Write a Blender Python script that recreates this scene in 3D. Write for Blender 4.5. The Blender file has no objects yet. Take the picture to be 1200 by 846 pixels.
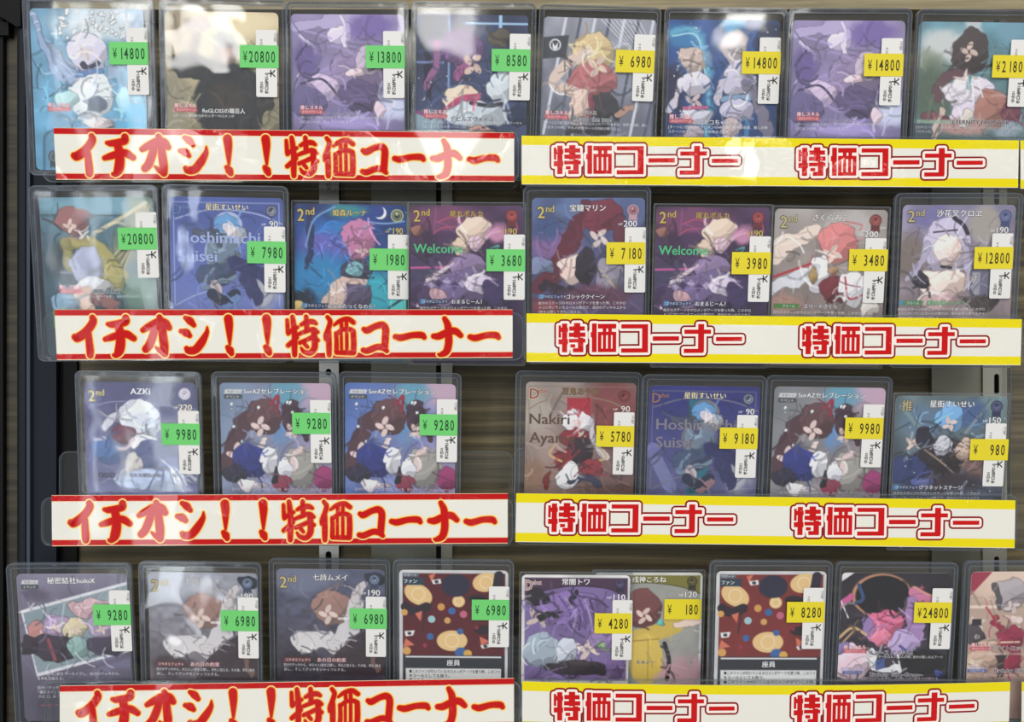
import bpy, math, random
import numpy as np
from mathutils import Matrix, Vector

S = bpy.context.scene
COL = S.collection
# ------------------------------------------------------------------ camera, world, lights, exposure
CAMY, CAMZ, F = -0.46, 1.35, 950.0          # focal length in pixels of the 1200x846 frame
cam = bpy.data.cameras.new('camera'); cam.sensor_width = 36.0; cam.lens = 36.0 * F / 1200
cam.clip_start = 0.01; cam.clip_end = 50
camo = bpy.data.objects.new('camera', cam); COL.objects.link(camo)
camo.location = (0, CAMY, CAMZ); camo.rotation_euler = (math.pi / 2, 0, 0)
S.camera = camo
S.view_settings.view_transform = 'Standard'; S.view_settings.look = 'None'
S.view_settings.gamma = 1.0; S.view_settings.use_curve_mapping = False
S.view_settings.exposure = -0.5
S.cycles.transparent_max_bounces = 24; S.cycles.max_bounces = 8
W = bpy.data.worlds.new('world'); S.world = W; W.use_nodes = True
W.node_tree.nodes['Background'].inputs[0].default_value = (0.97, 0.98, 1.0, 1)
W.node_tree.nodes['Background'].inputs[1].default_value = 0.64

def area(name, loc, target, sx, sy, power, col=(1, 1, 1), spread=180):
    l = bpy.data.lights.new(name, 'AREA'); l.shape = 'RECTANGLE'; l.size = sx; l.size_y = sy
    l.energy = power; l.color = col; l.spread = math.radians(spread)
    o = bpy.data.objects.new(name, l); COL.objects.link(o); o.location = loc
    o.rotation_euler = (Vector(target) - Vector(loc)).to_track_quat('-Z', 'Y').to_euler()
    return o
# ceiling panels of the shop (2.6 m above the floor), in front of the rack
area('ceiling_light', (-0.55, -1.5, 2.5), (-0.55, -1.0, 0), 0.5, 1.0, 15, (1.0, 0.98, 0.94))
area('ceiling_light', (0.75, -1.5, 2.5), (0.75, -1.0, 0), 0.5, 1.0, 18, (1.0, 0.96, 0.9))
area('ceiling_light', (-0.35, -3.4, 2.5), (-0.35, -2.6, 0), 0.28, 1.3, 20, (1.0, 0.98, 0.95))
area('ceiling_light', (1.15, -3.4, 2.5), (1.15, -2.6, 0), 0.28, 1.3, 26, (1.0, 0.97, 0.92))
area('ceiling_light', (-1.6, -3.4, 2.5), (-1.6, -2.6, 0), 0.28, 1.3, 22, (1.0, 0.98, 0.95))
# tall lit showcase strip across the aisle, seen mirrored in the plastic
area('showcase_light', (-1.08, -2.0, 1.2), (-0.1, 0, 1.35), 0.10, 2.1, 7.0, (0.86, 0.94, 1.0))
area('showcase_light', (-1.30, -2.05, 1.2), (-0.1, 0, 1.35), 0.035, 2.1, 2.4, (0.86, 0.94, 1.0))

# ------------------------------------------------------------------ helpers
def lin(c):
    a = np.asarray(c, float) / 255.0
    return np.where(a <= 0.04045, a / 12.92, ((a + 0.055) / 1.055) ** 2.4)

def P(px, py, y=0.0):
    d = y - CAMY
    return Vector(((px - 600) / F * d, y, CAMZ - (py - 423) / F * d))

class MB:
    """collects polygons with a material slot and (optionally) a print colour per vertex"""
    def __init__(s): s.v = []; s.f = []; s.m = []; s.c = []; s.mats = []
    def slot(s, mat):
        if mat not in s.mats: s.mats.append(mat)
        return s.mats.index(mat)
    def add(s, verts, faces, mat, col=None):
        b = len(s.v); k = s.slot(mat)
        s.v += [tuple(p) for p in verts]
        if col is None: col = (1, 1, 1)
        s.c += [tuple(col)] * len(verts) if not isinstance(col, list) else col
        for f in faces: s.f.append([i + b for i in f]); s.m.append(k)
    def box(s, lo, hi, mat):
        x0, y0, z0 = lo; x1, y1, z1 = hi
        v = [(x0, y0, z0), (x1, y0, z0), (x1, y1, z0), (x0, y1, z0), (x0, y0, z1), (x1, y0, z1), (x1, y1, z1), (x0, y1, z1)]
        s.add(v, [(0, 3, 2, 1), (4, 5, 6, 7), (0, 1, 5, 4), (1, 2, 6, 5), (2, 3, 7, 6), (3, 0, 4, 7)], mat)
    def slab(s, outline, y0, y1, mat):
        """outline: list of (x, z) seen from the front, clockwise or not; solid between depths y0 (front) and y1"""
        n = len(outline)
        v = [(x, y0, z) for x, z in outline] + [(x, y1, z) for x, z in outline]
        s.add(v, [tuple(range(n)), tuple(range(2 * n - 1, n - 1, -1))] + [(i, n + i, n + (i + 1) % n, (i + 1) % n) for i in range(n)], mat)
    def ring(s, a, b, y0, y1, mat):
        n = len(a)
        v = [(x, y0, z) for x, z in a] + [(x, y0, z) for x, z in b] + [(x, y1, z) for x, z in a] + [(x, y1, z) for x, z in b]
        f = []
        for i in range(n):
            j = (i + 1) % n
            f += [(i, j, n + j, n + i), (2 * n + i, 3 * n + i, 3 * n + j, 2 * n + j), (i, 2 * n + i, 2 * n + j, j), (n + i, n + j, 3 * n + j, 3 * n + i)]
        s.add(v, f, mat)
    def build(s, name, parent=None, colors=False):
        me = bpy.data.meshes.new(name); me.from_pydata(s.v, [], s.f)
        for m in s.mats: me.materials.append(m)
        me.polygons.foreach_set('material_index', s.m)
        if colors:
            at = me.color_attributes.new('Ink', 'FLOAT_COLOR', 'POINT')
            arr = np.ones((len(s.v), 4), np.float32); arr[:, :3] = np.asarray(s.c, np.float32)
            at.data.foreach_set('color', arr.ravel())
        me.update()
        o = bpy.data.objects.new(name, me); COL.objects.link(o)
        if parent is not None: o.parent = parent
        return o

def rrect(x0, z0, x1, z1, r, n=5):
    pts = []
    for cx, cz, a in ((x1 - r, z1 - r, 0), (x0 + r, z1 - r, 90), (x0 + r, z0 + r, 180), (x1 - r, z0 + r, 270)):
        for i in range(n + 1):
            t = math.radians(a + 90 * i / n); pts.append((cx + r * math.cos(t), cz + r * math.sin(t)))
    return pts

def tag(o, label, cat, group=None, kind=None):
    o['label'] = label; o['category'] = cat
    if group: o['group'] = group
    if kind: o['kind'] = kind
    return o

def empty(name, loc, rot=(0, 0, 0)):
    o = bpy.data.objects.new(name, None); COL.objects.link(o); o.location = loc; o.rotation_euler = rot
    o.empty_display_size = 0.02
    return o

# text as polygons -----------------------------------------------------------------------------
_tc = {}
def glyphs(s, off=0.0):
    k = (s, off)
    if k not in _tc:
        c = bpy.data.curves.new('text', 'FONT'); c.body = s; c.offset = off; c.resolution_u = 2; c.fill_mode = 'FRONT'
        o = bpy.data.objects.new('text', c); COL.objects.link(o)
        dg = bpy.context.evaluated_depsgraph_get()
        m = bpy.data.meshes.new_from_object(o.evaluated_get(dg))
        v = [(p.co.x, p.co.y) for p in m.vertices]; f = [tuple(p.vertices) for p in m.polygons]
        bpy.data.objects.remove(o); bpy.data.curves.remove(c); bpy.data.meshes.remove(m)
        _tc[k] = (v, f)
    return _tc[k]

# ------------------------------------------------------------------ materials
def mat(name, col=(200, 200, 200), rough=0.5, metal=0.0, spec=0.5, coat=0.0, coatr=0.05):
    m = bpy.data.materials.new(name); m.use_nodes = True
    b = m.node_tree.nodes['Principled BSDF']
    b.inputs['Base Color'].default_value = (*lin(col), 1); b.inputs['Roughness'].default_value = rough
    b.inputs['Metallic'].default_value = metal; b.inputs['Specular IOR Level'].default_value = spec
    b.inputs['Coat Weight'].default_value = coat; b.inputs['Coat Roughness'].default_value = coatr
    return m

def nd(m, t, **kw):
    n = m.node_tree.nodes.new(t)
    for k, v in kw.items(): setattr(n, k, v)
    return n
def lk(m, a, b): m.node_tree.links.new(a, b)

def wood(name, c0, c1, c2, sx=1.6, sz=70):
    m = mat(name, rough=0.55); b = m.node_tree.nodes['Principled BSDF']
    tc = nd(m, 'ShaderNodeTexCoord'); mp = nd(m, 'ShaderNodeMapping'); mp.inputs['Scale'].default_value = (sx, sx, sz)
    n1 = nd(m, 'ShaderNodeTexNoise'); n1.inputs['Scale'].default_value = 3.0; n1.inputs['Detail'].default_value = 8; n1.inputs['Roughness'].default_value = 0.62
    n1.inputs['Distortion'].default_value = 0.35
    r = nd(m, 'ShaderNodeValToRGB'); e = r.color_ramp.elements
    e[0].position = 0.30; e[0].color = (*lin(c0), 1); e[1].position = 0.72; e[1].color = (*lin(c2), 1)
    k = e.new(0.5); k.color = (*lin(c1), 1)
    n2 = nd(m, 'ShaderNodeTexNoise'); n2.inputs['Scale'].default_value = 9.0; n2.inputs['Detail'].default_value = 4
    mp2 = nd(m, 'ShaderNodeMapping'); mp2.inputs['Scale'].default_value = (4, 4, 90)
    mx = nd(m, 'ShaderNodeMix', data_type='RGBA', blend_type='MULTIPLY'); mx.inputs['Factor'].default_value = 0.55
    lk(m, tc.outputs['Object'], mp.inputs['Vector']); lk(m, mp.outputs[0], n1.inputs['Vector']); lk(m, n1.outputs['Fac'], r.inputs['Fac'])
    lk(m, tc.outputs['Object'], mp2.inputs['Vector']); lk(m, mp2.outputs[0], n2.inputs['Vector'])
    lk(m, r.outputs['Color'], mx.inputs[6]); lk(m, n2.outputs['Fac'], mx.inputs[7]); lk(m, mx.outputs[2], b.inputs['Base Color'])
    bp = nd(m, 'ShaderNodeBump'); bp.inputs['Strength'].default_value = 0.15; bp.inputs['Distance'].default_value = 0.0005
    lk(m, n1.outputs['Fac'], bp.inputs['Height']); lk(m, bp.outputs[0], b.inputs['Normal'])
    return m

def clear(name, tint, haze, haze_col, ior=1.45, rough=0.06, wave=0.0, wscale=25, gain=1.0):
    """clear plastic sheet: transparent + a little milky haze + fresnel gloss, slightly wavy"""
    m = bpy.data.materials.new(name); m.use_nodes = True; nt = m.node_tree; nt.nodes.clear()
    out = nd(m, 'ShaderNodeOutputMaterial'); tr = nd(m, 'ShaderNodeBsdfTransparent'); tr.inputs[0].default_value = (*tint, 1)
    df = nd(m, 'ShaderNodeBsdfDiffuse'); df.inputs[0].default_value = (*lin(haze_col), 1)
    gl = nd(m, 'ShaderNodeBsdfGlossy'); gl.inputs['Roughness'].default_value = rough
    geo = nd(m, 'ShaderNodeNewGeometry'); dt = nd(m, 'ShaderNodeVectorMath', operation='DOT_PRODUCT')      # Schlick reflectance, the same on both faces
    lk(m, geo.outputs['True Normal'], dt.inputs[0]); lk(m, geo.outputs['Incoming'], dt.inputs[1])
    ab = nd(m, 'ShaderNodeMath', operation='ABSOLUTE'); lk(m, dt.outputs['Value'], ab.inputs[0])
    om = nd(m, 'ShaderNodeMath', operation='SUBTRACT'); om.inputs[0].default_value = 1.0; lk(m, ab.outputs[0], om.inputs[1])
    pw = nd(m, 'ShaderNodeMath', operation='POWER'); pw.inputs[1].default_value = 5.0; lk(m, om.outputs[0], pw.inputs[0])
    f0 = ((ior - 1) / (ior + 1)) ** 2
    fr = nd(m, 'ShaderNodeMath', operation='MULTIPLY_ADD'); fr.inputs[1].default_value = 1 - f0; fr.inputs[2].default_value = f0; lk(m, pw.outputs[0], fr.inputs[0])
    m1 = nd(m, 'ShaderNodeMixShader'); m1.inputs[0].default_value = haze
    m2 = nd(m, 'ShaderNodeMixShader')
    lk(m, tr.outputs[0], m1.inputs[1]); lk(m, df.outputs[0], m1.inputs[2])
    mu = nd(m, 'ShaderNodeMath', operation='MULTIPLY'); mu.inputs[1].default_value = gain; mu.use_clamp = True
    lk(m, fr.outputs[0], mu.inputs[0]); lk(m, mu.outputs[0], m2.inputs[0])
    lk(m, m1.outputs[0], m2.inputs[1]); lk(m, gl.outputs[0], m2.inputs[2]); lk(m, m2.outputs[0], out.inputs[0])
    if wave:
        g = nd(m, 'ShaderNodeNewGeometry')
        nz = nd(m, 'ShaderNodeTexNoise'); nz.inputs['Scale'].default_value = wscale; nz.inputs['Detail'].default_value = 1.5
        bp = nd(m, 'ShaderNodeBump'); bp.inputs['Strength'].default_value = 1.0; bp.inputs['Distance'].default_value = wave
        lk(m, g.outputs['Position'], nz.inputs['Vector']); lk(m, nz.outputs['Fac'], bp.inputs['Height'])
        lk(m, bp.outputs[0], gl.inputs['Normal'])
    return m

def laminate(name, col):
    """paper under a glossy, here and there crinkled, laminate film"""
    m = mat(name, col, rough=0.6, spec=0.0, coat=1.0, coatr=0.045); b = m.node_tree.nodes['Principled BSDF']; b.inputs['Coat IOR'].default_value = 1.38
    g = nd(m, 'ShaderNodeNewGeometry')
    big = nd(m, 'ShaderNodeTexNoise'); big.inputs['Scale'].default_value = 16; big.inputs['Detail'].default_value = 1
    fine = nd(m, 'ShaderNodeTexNoise'); fine.inputs['Scale'].default_value = 420; fine.inputs['Detail'].default_value = 2
    msk = nd(m, 'ShaderNodeTexNoise'); msk.inputs['Scale'].default_value = 22; msk.inputs['Detail'].default_value = 2
    for n in (big, fine, msk): lk(m, g.outputs['Position'], n.inputs['Vector'])
    mr = nd(m, 'ShaderNodeMapRange'); mr.inputs['From Min'].default_value = 0.46; mr.inputs['From Max'].default_value = 0.56
    lk(m, msk.outputs['Fac'], mr.inputs['Value'])
    mu = nd(m, 'ShaderNodeMath', operation='MULTIPLY'); lk(m, fine.outputs['Fac'], mu.inputs[0]); lk(m, mr.outputs[0], mu.inputs[1])
    b1 = nd(m, 'ShaderNodeBump'); b1.inputs['Distance'].default_value = 0.0014; b1.inputs['Strength'].default_value = 1.0
    lk(m, big.outputs['Fac'], b1.inputs['Height'])
    b2 = nd(m, 'ShaderNodeBump'); b2.inputs['Distance'].default_value = 0.0011; b2.inputs['Strength'].default_value = 1.0
    lk(m, mu.outputs[0], b2.inputs['Height']); lk(m, b1.outputs[0], b2.inputs['Normal'])
    lk(m, b2.outputs[0], b.inputs['Coat Normal'])
    return m

M = {}
M['wood'] = wood('dark_wood_laminate', (58, 51, 32), (106, 94, 63), (150, 135, 96))
M['wood_shaded'] = wood('shaded_wood_strip', (34, 30, 22), (62, 55, 42), (92, 83, 64))  # wall wood with the shade at the left edge put into its colours
M['wood_light'] = wood('pale_wood_laminate', (132, 120, 88), (168, 154, 116), (196, 182, 144), 3, 60)
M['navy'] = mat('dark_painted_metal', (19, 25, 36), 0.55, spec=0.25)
M['black'] = mat('black_metal', (9, 9, 11), 0.6, spec=0.2)
M['steel'] = mat('bright_zinc_steel', (205, 204, 196), 0.3, metal=0.85)
M['grey'] = mat('grey_steel', (128, 127, 114), 0.36, metal=0.6)
M['grey2'] = mat('light_grey_steel', (170, 168, 154), 0.36, metal=0.6)
M['acrylic'] = clear('clear_acrylic', (0.975, 0.98, 0.98), 0.012, (150, 155, 158), gain=0.8, rough=0.05, wave=0.0006, wscale=12)
M['acr_edge'] = clear('acrylic_edge', (0.86, 0.88, 0.89), 0.16, (150, 158, 162))
M['sheet'] = clear('rigid_clear_sheet', (0.992, 0.993, 0.994), 0.008, (190, 198, 206), gain=0.75, rough=0.07, wave=0.0009, wscale=24)
M['bulged'] = clear('bulging_clear_sheet', (0.992, 0.993, 0.994), 0.008, (190, 198, 206), gain=0.85, rough=0.05, wave=0.0017, wscale=22)
M['rail'] = clear('rigid_clear_welded_edge', (0.86, 0.88, 0.90), 0.07, (150, 158, 172), gain=0.9, rough=0.12, wave=0.0008, wscale=60)
M['rim'] = clear('clear_plastic_cut_edge', (0.8, 0.82, 0.85), 0.20, (170, 178, 190), rough=0.15)
M['sleeve'] = clear('soft_clear_sleeve', (0.993, 0.993, 0.993), 0.006, (200, 200, 200), gain=0.8, rough=0.06, wave=0.0012, wscale=30)
M['cardback'] = mat('white_card_stock', (215, 215, 215), 0.6)
M['paper'] = mat('white_label_paper', (232, 230, 226), 0.6)
M['ink'] = mat('black_label_ink', (34, 36, 36), 0.7)
M['green'] = mat('green_price_paper', (110, 208, 112), 0.6)
M['green_ink'] = mat('dark_green_price_ink', (26, 74, 38), 0.7)
M['yellow'] = mat('yellow_price_paper', (230, 212, 36), 0.6)
M['yellow_ink'] = mat('brown_price_ink', (62, 52, 20), 0.7)
mp = mat('card_print', rough=0.42, spec=0.35)
a_ = nd(mp, 'ShaderNodeVertexColor'); a_.layer_name = 'Ink'
lk(mp, a_.outputs['Color'], mp.node_tree.nodes['Principled BSDF'].inputs['Base Color'])
M['print'] = mp
for k, c in dict(b_white=(234, 231, 220), b_red=(192, 14, 16), b_yellow=(236, 218, 14), b_core=(198, 14, 12), b_orange=(240, 150, 50),
                 b_cream=(253, 228, 150), b_dark=(140, 14, 18), b_ringwhite=(250, 236, 226), b_core2=(202, 12, 16), b_edge=(240, 205, 165)).items():
    M[k] = laminate('banner_' + k[2:], c)

# ------------------------------------------------------------------ structure: the wood-grain wall
WY = 0.031
mb = MB(); mb.box((-0.55, WY, CAMZ - 0.5), (0.62, WY + 0.02, CAMZ + 0.5), M['wood'])
o = mb.build('wall_back'); o['kind'] = 'structure'

def slotted(name, x0, x1, y, thick, slots, mat_, label, cat):
    """upright with real slots; slots: list of (px centre, py top, py bottom, px width)"""
    a = P(x0, -60, y); b = P(x1, 900, y)
    mbx = MB(); X0, X1 = a.x, b.x; zt, zb = a.z, b.z
    d = y - CAMY
    sl = sorted([(P(c, t, y), P(c, bt, y), w / F * d) for c, t, bt, w in slots], key=lambda q: -q[0].z)
    cx = sl[0][0].x if sl else 0; hw = sl[0][2] / 2 if sl else 0
    if not sl: mbx.box((X0, y, zb), (X1, y + thick, zt), mat_)
    else:
        mbx.box((X0, y, zb), (cx - hw, y + thick, zt), mat_); mbx.box((cx + hw, y, zb), (X1, y + thick, zt), mat_)
        z = zt
        for t, bt, w in sl:
            n = 8
            top = [(cx - hw, z)] + [(cx + hw, z)] + [(cx + hw * math.cos(math.pi * i / n), t.z - hw + hw * math.sin(math.pi * i / n)) for i in range(n + 1)]
            mbx.slab(top, y, y + thick, mat_)
            z = bt.z
            bot = [(cx - hw * math.cos(math.pi * i / n), z + hw - hw * math.sin(math.pi * i / n)) for i in range(n + 1)] + [(cx + hw, z - 0.0005), (cx - hw, z - 0.0005)]
            mbx.slab(bot, y, y + thick, mat_); z -= 0.0005
        mbx.box((cx - hw, y, zb), (cx + hw, y + thick, z), mat_)
    r = empty(name, ((X0 + X1) / 2, y, zb))
    ob = mbx.build('channel', r); ob.matrix_parent_inverse = Matrix.Translation((-(X0 + X1) / 2, -y, -zb))
    bk = MB(); bk.box((X0, y + thick + 0.0022, zb), (X1, WY - 0.0002, zt), M['black'])
    o2 = bk.build('back_web', r); o2.matrix_parent_inverse = ob.matrix_parent_inverse.copy()
    return tag(r, label, cat)

slotted('slotted_upright', 374, 397, 0.0265, 0.0012, [(385, -20, 10, 7), (385, 190, 223, 7), (385, 393, 404, 7), (385, 432, 440, 7), (385, 470, 500, 7), (385, 600, 626, 7), (385, 646, 690, 7)], M['steel'],
        'pale grey slotted steel upright behind the gap under the red banners', 'upright')
slotted('slotted_upright', 1152, 1180, 0.0265, 0.0012, [(1168, 20, 60, 6), (1168, 210, 240, 6), (1168, 438, 462, 6), (1168, 500, 540, 6), (1168, 652, 680, 6)], M['grey2'],
        'grey slotted steel upright behind the yellow banners by the lone clear sheet', 'upright')
def flat_post(name, x0, x1, y, m, label, seam=None):
    r = empty(name, (P((x0 + x1) / 2, 900, y)))
    mbx = MB(); L = r.location
    segs = [(x0, x1)] if not seam else [(x0, seam[0]), (seam[1], x1)]
    for k, (a, b) in enumerate(segs):
        q = MB(); q.box((P(a, 900, y).x - L.x, 0, 0), (P(b, 900, y).x - L.x, WY - 0.0002 - y, P(a, -60, y).z - L.z), m[min(k, len(m) - 1)])
        q.build('flat_panel', r)
    if seam:
        q = MB(); q.box((P(seam[0], 900, y).x - L.x, 0.002, 0), (P(seam[1], 900, y).x - L.x, WY - 0.0002 - y, P(x0, -60, y).z - L.z), M['black']); q.build('seam', r)
    return tag(r, label, 'panel post')
flat_post('panel_post', 435, 530, 0.0275, [M['grey'], M['grey2']], 'wide grey steel post with a black vertical seam', (511, 517))
flat_post('panel_post', 1092, 1151, 0.028, [M['grey']], 'narrow plain grey post on the wood wall beside a slotted upright')

# rack frame at the left: dark post with ribs
L = P(45, 900, 0.024); r = empty('rack_post', L)
def bar(name, a, b, y0, y1, m):
    q = MB(); q.box((P(a, 900, y0).x - L.x, y0 - L.y, 0), (P(b, 900, y0).x - L.x, y1 - L.y, P(a, -60, y0).z - L.z), m); return q.build(name, r)
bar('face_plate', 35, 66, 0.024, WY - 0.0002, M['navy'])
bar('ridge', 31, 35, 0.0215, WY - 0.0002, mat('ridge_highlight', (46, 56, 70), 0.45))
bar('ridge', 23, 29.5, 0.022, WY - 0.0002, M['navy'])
bar('groove', 29.5, 31, 0.028, WY - 0.0002, M['black'])
bar('flange_and_shadow', 20, 23, 0.024, WY - 0.0002, M['black'])
bar('flange_and_shadow', 66, 90, 0.0285, WY - 0.0002, M['black'])  # black strip painted in for the shadow beside the post
tag(r, 'dark navy metal rack post with raised ridges beside the red-banner trays', 'post')
q = MB(); q.box((P(-60, 900, .026).x, .026, P(0, 900, .026).z), (P(3.5, 900, .026).x, WY - 0.0002, P(0, -60, .04).z), M['black'])
tag(q.build('edge_post'), 'thin black post at the outer edge of the wood strip', 'post')
q = MB(); q.box((P(3, 900, .0295).x, .0295, P(0, 900, .0295).z), (P(21, 900, .0295).x, WY - 0.0002, P(0, -60, .0295).z), M['wood_shaded'])  # darker board stands in for the shaded strip of wall
o = q.build('shaded_wall_strip_1'); o['kind'] = 'structure'
# shelf board above, and the black bracket under it
a = P(10, 11, 0.012); b = P(1260, 11, 0.012)
q = MB(); q.box((P(62, 0, .012).x, 0.012, a.z), (b.x, WY - 0.0002, a.z + 0.022), M['wood_light'])
tag(q.build('shelf_board'), 'pale wood shelf board running above the top row of cards', 'shelf')
L = P(10, 30, 0.02)
r = empty('shelf_bracket', (L.x, 0.02, P(0, 34, 0.02).z))
def pz(px, py): p = P(px, py, 0.02); return (p.x - L.x, p.z - r.location.z)
q = MB(); q.slab([pz(-40, -60), pz(24, -60), pz(24, 31), pz(19, 31), pz(5, 22), pz(-40, -2)], 0, WY - 0.0202, M['black']); q.build('arm_plate', r)
q = MB(); q.slab([pz(3, 22), pz(5, 22), pz(5, 38), pz(-40, 38), pz(-40, 20)], 0.004, WY - 0.0202, M['black']); q.build('clip', r)
tag(r, 'black shelf bracket with a slanting lower edge above the wood strip', 'bracket')

# ------------------------------------------------------------------ banners
def crm(pts, n=7):
    p = [np.array(q, float) for q in pts]
    if len(p) < 2: return p
    p = [2 * p[0] - p[1]] + p + [2 * p[-1] - p[-2]]; out = []
    for i in range(1, len(p) - 2):
        for k in range(n):
            t = k / n
            out.append(0.5 * (2 * p[i] + (p[i + 1] - p[i - 1]) * t + (2 * p[i - 1] - 5 * p[i] + 4 * p[i + 1] - p[i + 2]) * t * t + (3 * p[i] - p[i - 1] - 3 * p[i + 1] + p[i + 2]) * t ** 3))
    out.append(p[-2]); return out

def stroke_poly(pts, grow):
    """(x, y, width) control points -> list of polygons (quads and cap fans)"""
    c = crm(pts); n = len(c); Lf, Rt = [], []
    for i in range(n):
        d = c[min(i + 1, n - 1)][:2] - c[max(i - 1, 0)][:2]; d = d / (np.hypot(*d) + 1e-9); nn = np.array([-d[1], d[0]])
        h = max(c[i][2] / 2 + grow, 0.1)
        Lf.append(c[i][:2] + nn * h); Rt.append(c[i][:2] - nn * h)
    polys = [[Lf[i], Lf[i + 1], Rt[i + 1], Rt[i]] for i in range(n - 1)]
    for e, j in ((0, 1), (n - 1, n - 2)):
        ctr = c[e][:2]; h = max(c[e][2] / 2 + grow, 0.1); d = ctr - c[j][:2]; a0 = math.atan2(d[1], d[0])
        polys.append([ctr + h * np.array([math.cos(a0 + t), math.sin(a0 + t)]) for t in np.linspace(-math.pi / 2, math.pi / 2, 9)])
    return polys

# brush lettering, measured in enlargements: (scale, dx, dy, slope) then strokes
BR = [
 (8.0, -3.8, -2.6, 0, [
  [(383,95,46),(388,130,62),(350,190,66),(295,245,72),(235,280,72),(212,275,55)], [(340,250,50),(343,330,58),(347,400,62),(347,440,55)],
  [(695,100,58),(690,135,62),(630,150,55),(560,160,50),(525,155,30)], [(495,295,38),(560,275,55),(640,250,55),(700,250,62),(762,288,48)],
  [(620,160,65),(635,230,72),(637,320,80),(620,400,78),(590,440,50),(568,442,28)],
  [(850,212,40),(910,180,60),(1000,140,70),(1060,148,70),(1095,188,50)], [(1010,92,45),(1030,150,65),(1035,250,66),(1045,350,70),(1045,430,58)],
  [(1045,430,50),(1000,400,40),(965,370,12)], [(965,190,60),(940,270,66),(905,350,66),(870,388,60)]]),
 (8.0, 127.3, -4.4, 0.0115, [
  [(205,128,34),(245,155,60),(280,195,38)], [(158,250,34),(205,265,65),(237,292,40)],
  [(405,215,8),(397,275,42),(345,360,66),(285,425,66),(225,430,60),(205,412,40)],
  [(605,140,72),(610,200,66),(611,280,46),(611,340,28),(611,382,14)], [(592,408,40),(612,435,62),(625,465,42)],
  [(962,142,72),(967,202,66),(966,282,46),(966,342,28),(966,384,14)], [(947,410,40),(967,437,62),(980,467,42)]]),
 (10.0, 259.5, -5.3, -0.0043, [
  [(122,165,32),(125,220,38),(128,310,40)], [(185,128,42),(195,200,52),(205,320,58),(205,420,58),(200,500,56),(200,575,50)],
  [(130,325,36),(190,275,46),(240,250,36)], [(125,465,44),(170,430,50),(232,370,40)],
  [(345,125,42),(350,200,50),(350,280,50)], [(285,220,34),(350,188,50),(420,185,52),(458,205,34)], [(250,332,34),(330,300,42),(420,272,46),(472,305,40)],
  [(265,432,40),(340,400,40),(420,370,48),(475,402,40)], [(430,300,56),(440,420,62),(430,500,62),(380,552,54),(310,535,40),(278,492,20)], [(322,445,40),(352,482,32)],
  [(595,128,38),(625,180,46),(605,260,48),(575,340,50),(570,390,36)], [(605,300,50),(605,420,56),(605,520,54),(605,578,46)],
  [(670,222,22),(740,175,44),(830,150,48),(900,192,46)], [(755,200,34),(760,265,36)], [(815,190,34),(815,265,36)],
  [(690,318,36),(695,420,42),(692,535,46)], [(700,325,40),(760,280,38),(840,270,46),(895,292,44)], [(892,300,52),(895,430,56),(890,548,54)], [(692,548,40),(780,548,48),(890,552,46)],
  [(752,290,24),(752,530,26)], [(815,290,30),(815,530,32)]]),
 (6.316, 349.5, -3.8, -0.0043, [
  [(75,162,30),(100,170,42),(160,140,38),(210,130,44),(235,160,44),(232,230,44),(228,300,42),(242,325,26)], [(68,318,32),(100,322,40),(170,295,38),(225,300,42)],
  [(308,218,34),(350,224,42),(430,206,38),(500,205,42),(520,222,30)],
  [(590,213,34),(630,212,46),(700,180,46),(750,175,46),(790,207,34)], [(672,80,30),(695,130,44),(700,200,48),(700,270,48),(682,330,46),(640,352,30),(625,350,16)],
  [(860,218,34),(900,226,42),(980,206,38),(1050,205,42),(1070,222,30)]]),
]
GO = [
 (9.23, 25.0, 2.0, 0.0137, [
  (157,90,213,395),(118,110,146,240),(140,132,222,180),(118,255,222,310),(285,85,355,240),(235,120,405,166),(232,186,412,232),(232,252,412,292),(330,240,390,395),(275,352,390,395),(248,310,302,345),
  (483,90,535,395),(470,182,535,238),(548,95,748,145),(600,140,640,185),(660,140,700,185),(548,180,586,395),(603,180,637,395),(657,180,691,395),(708,180,748,395),(548,180,748,215),(548,358,748,395),
  (803,100,1095,145),(1030,100,1095,402),(803,357,1095,402)]),
 (9.23, 140.0, 2.0, 0.0137, [(85,230,372,278),(430,160,720,205),(580,100,645,395),(425,365,640,410),(775,240,1060,285)]),
]
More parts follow.
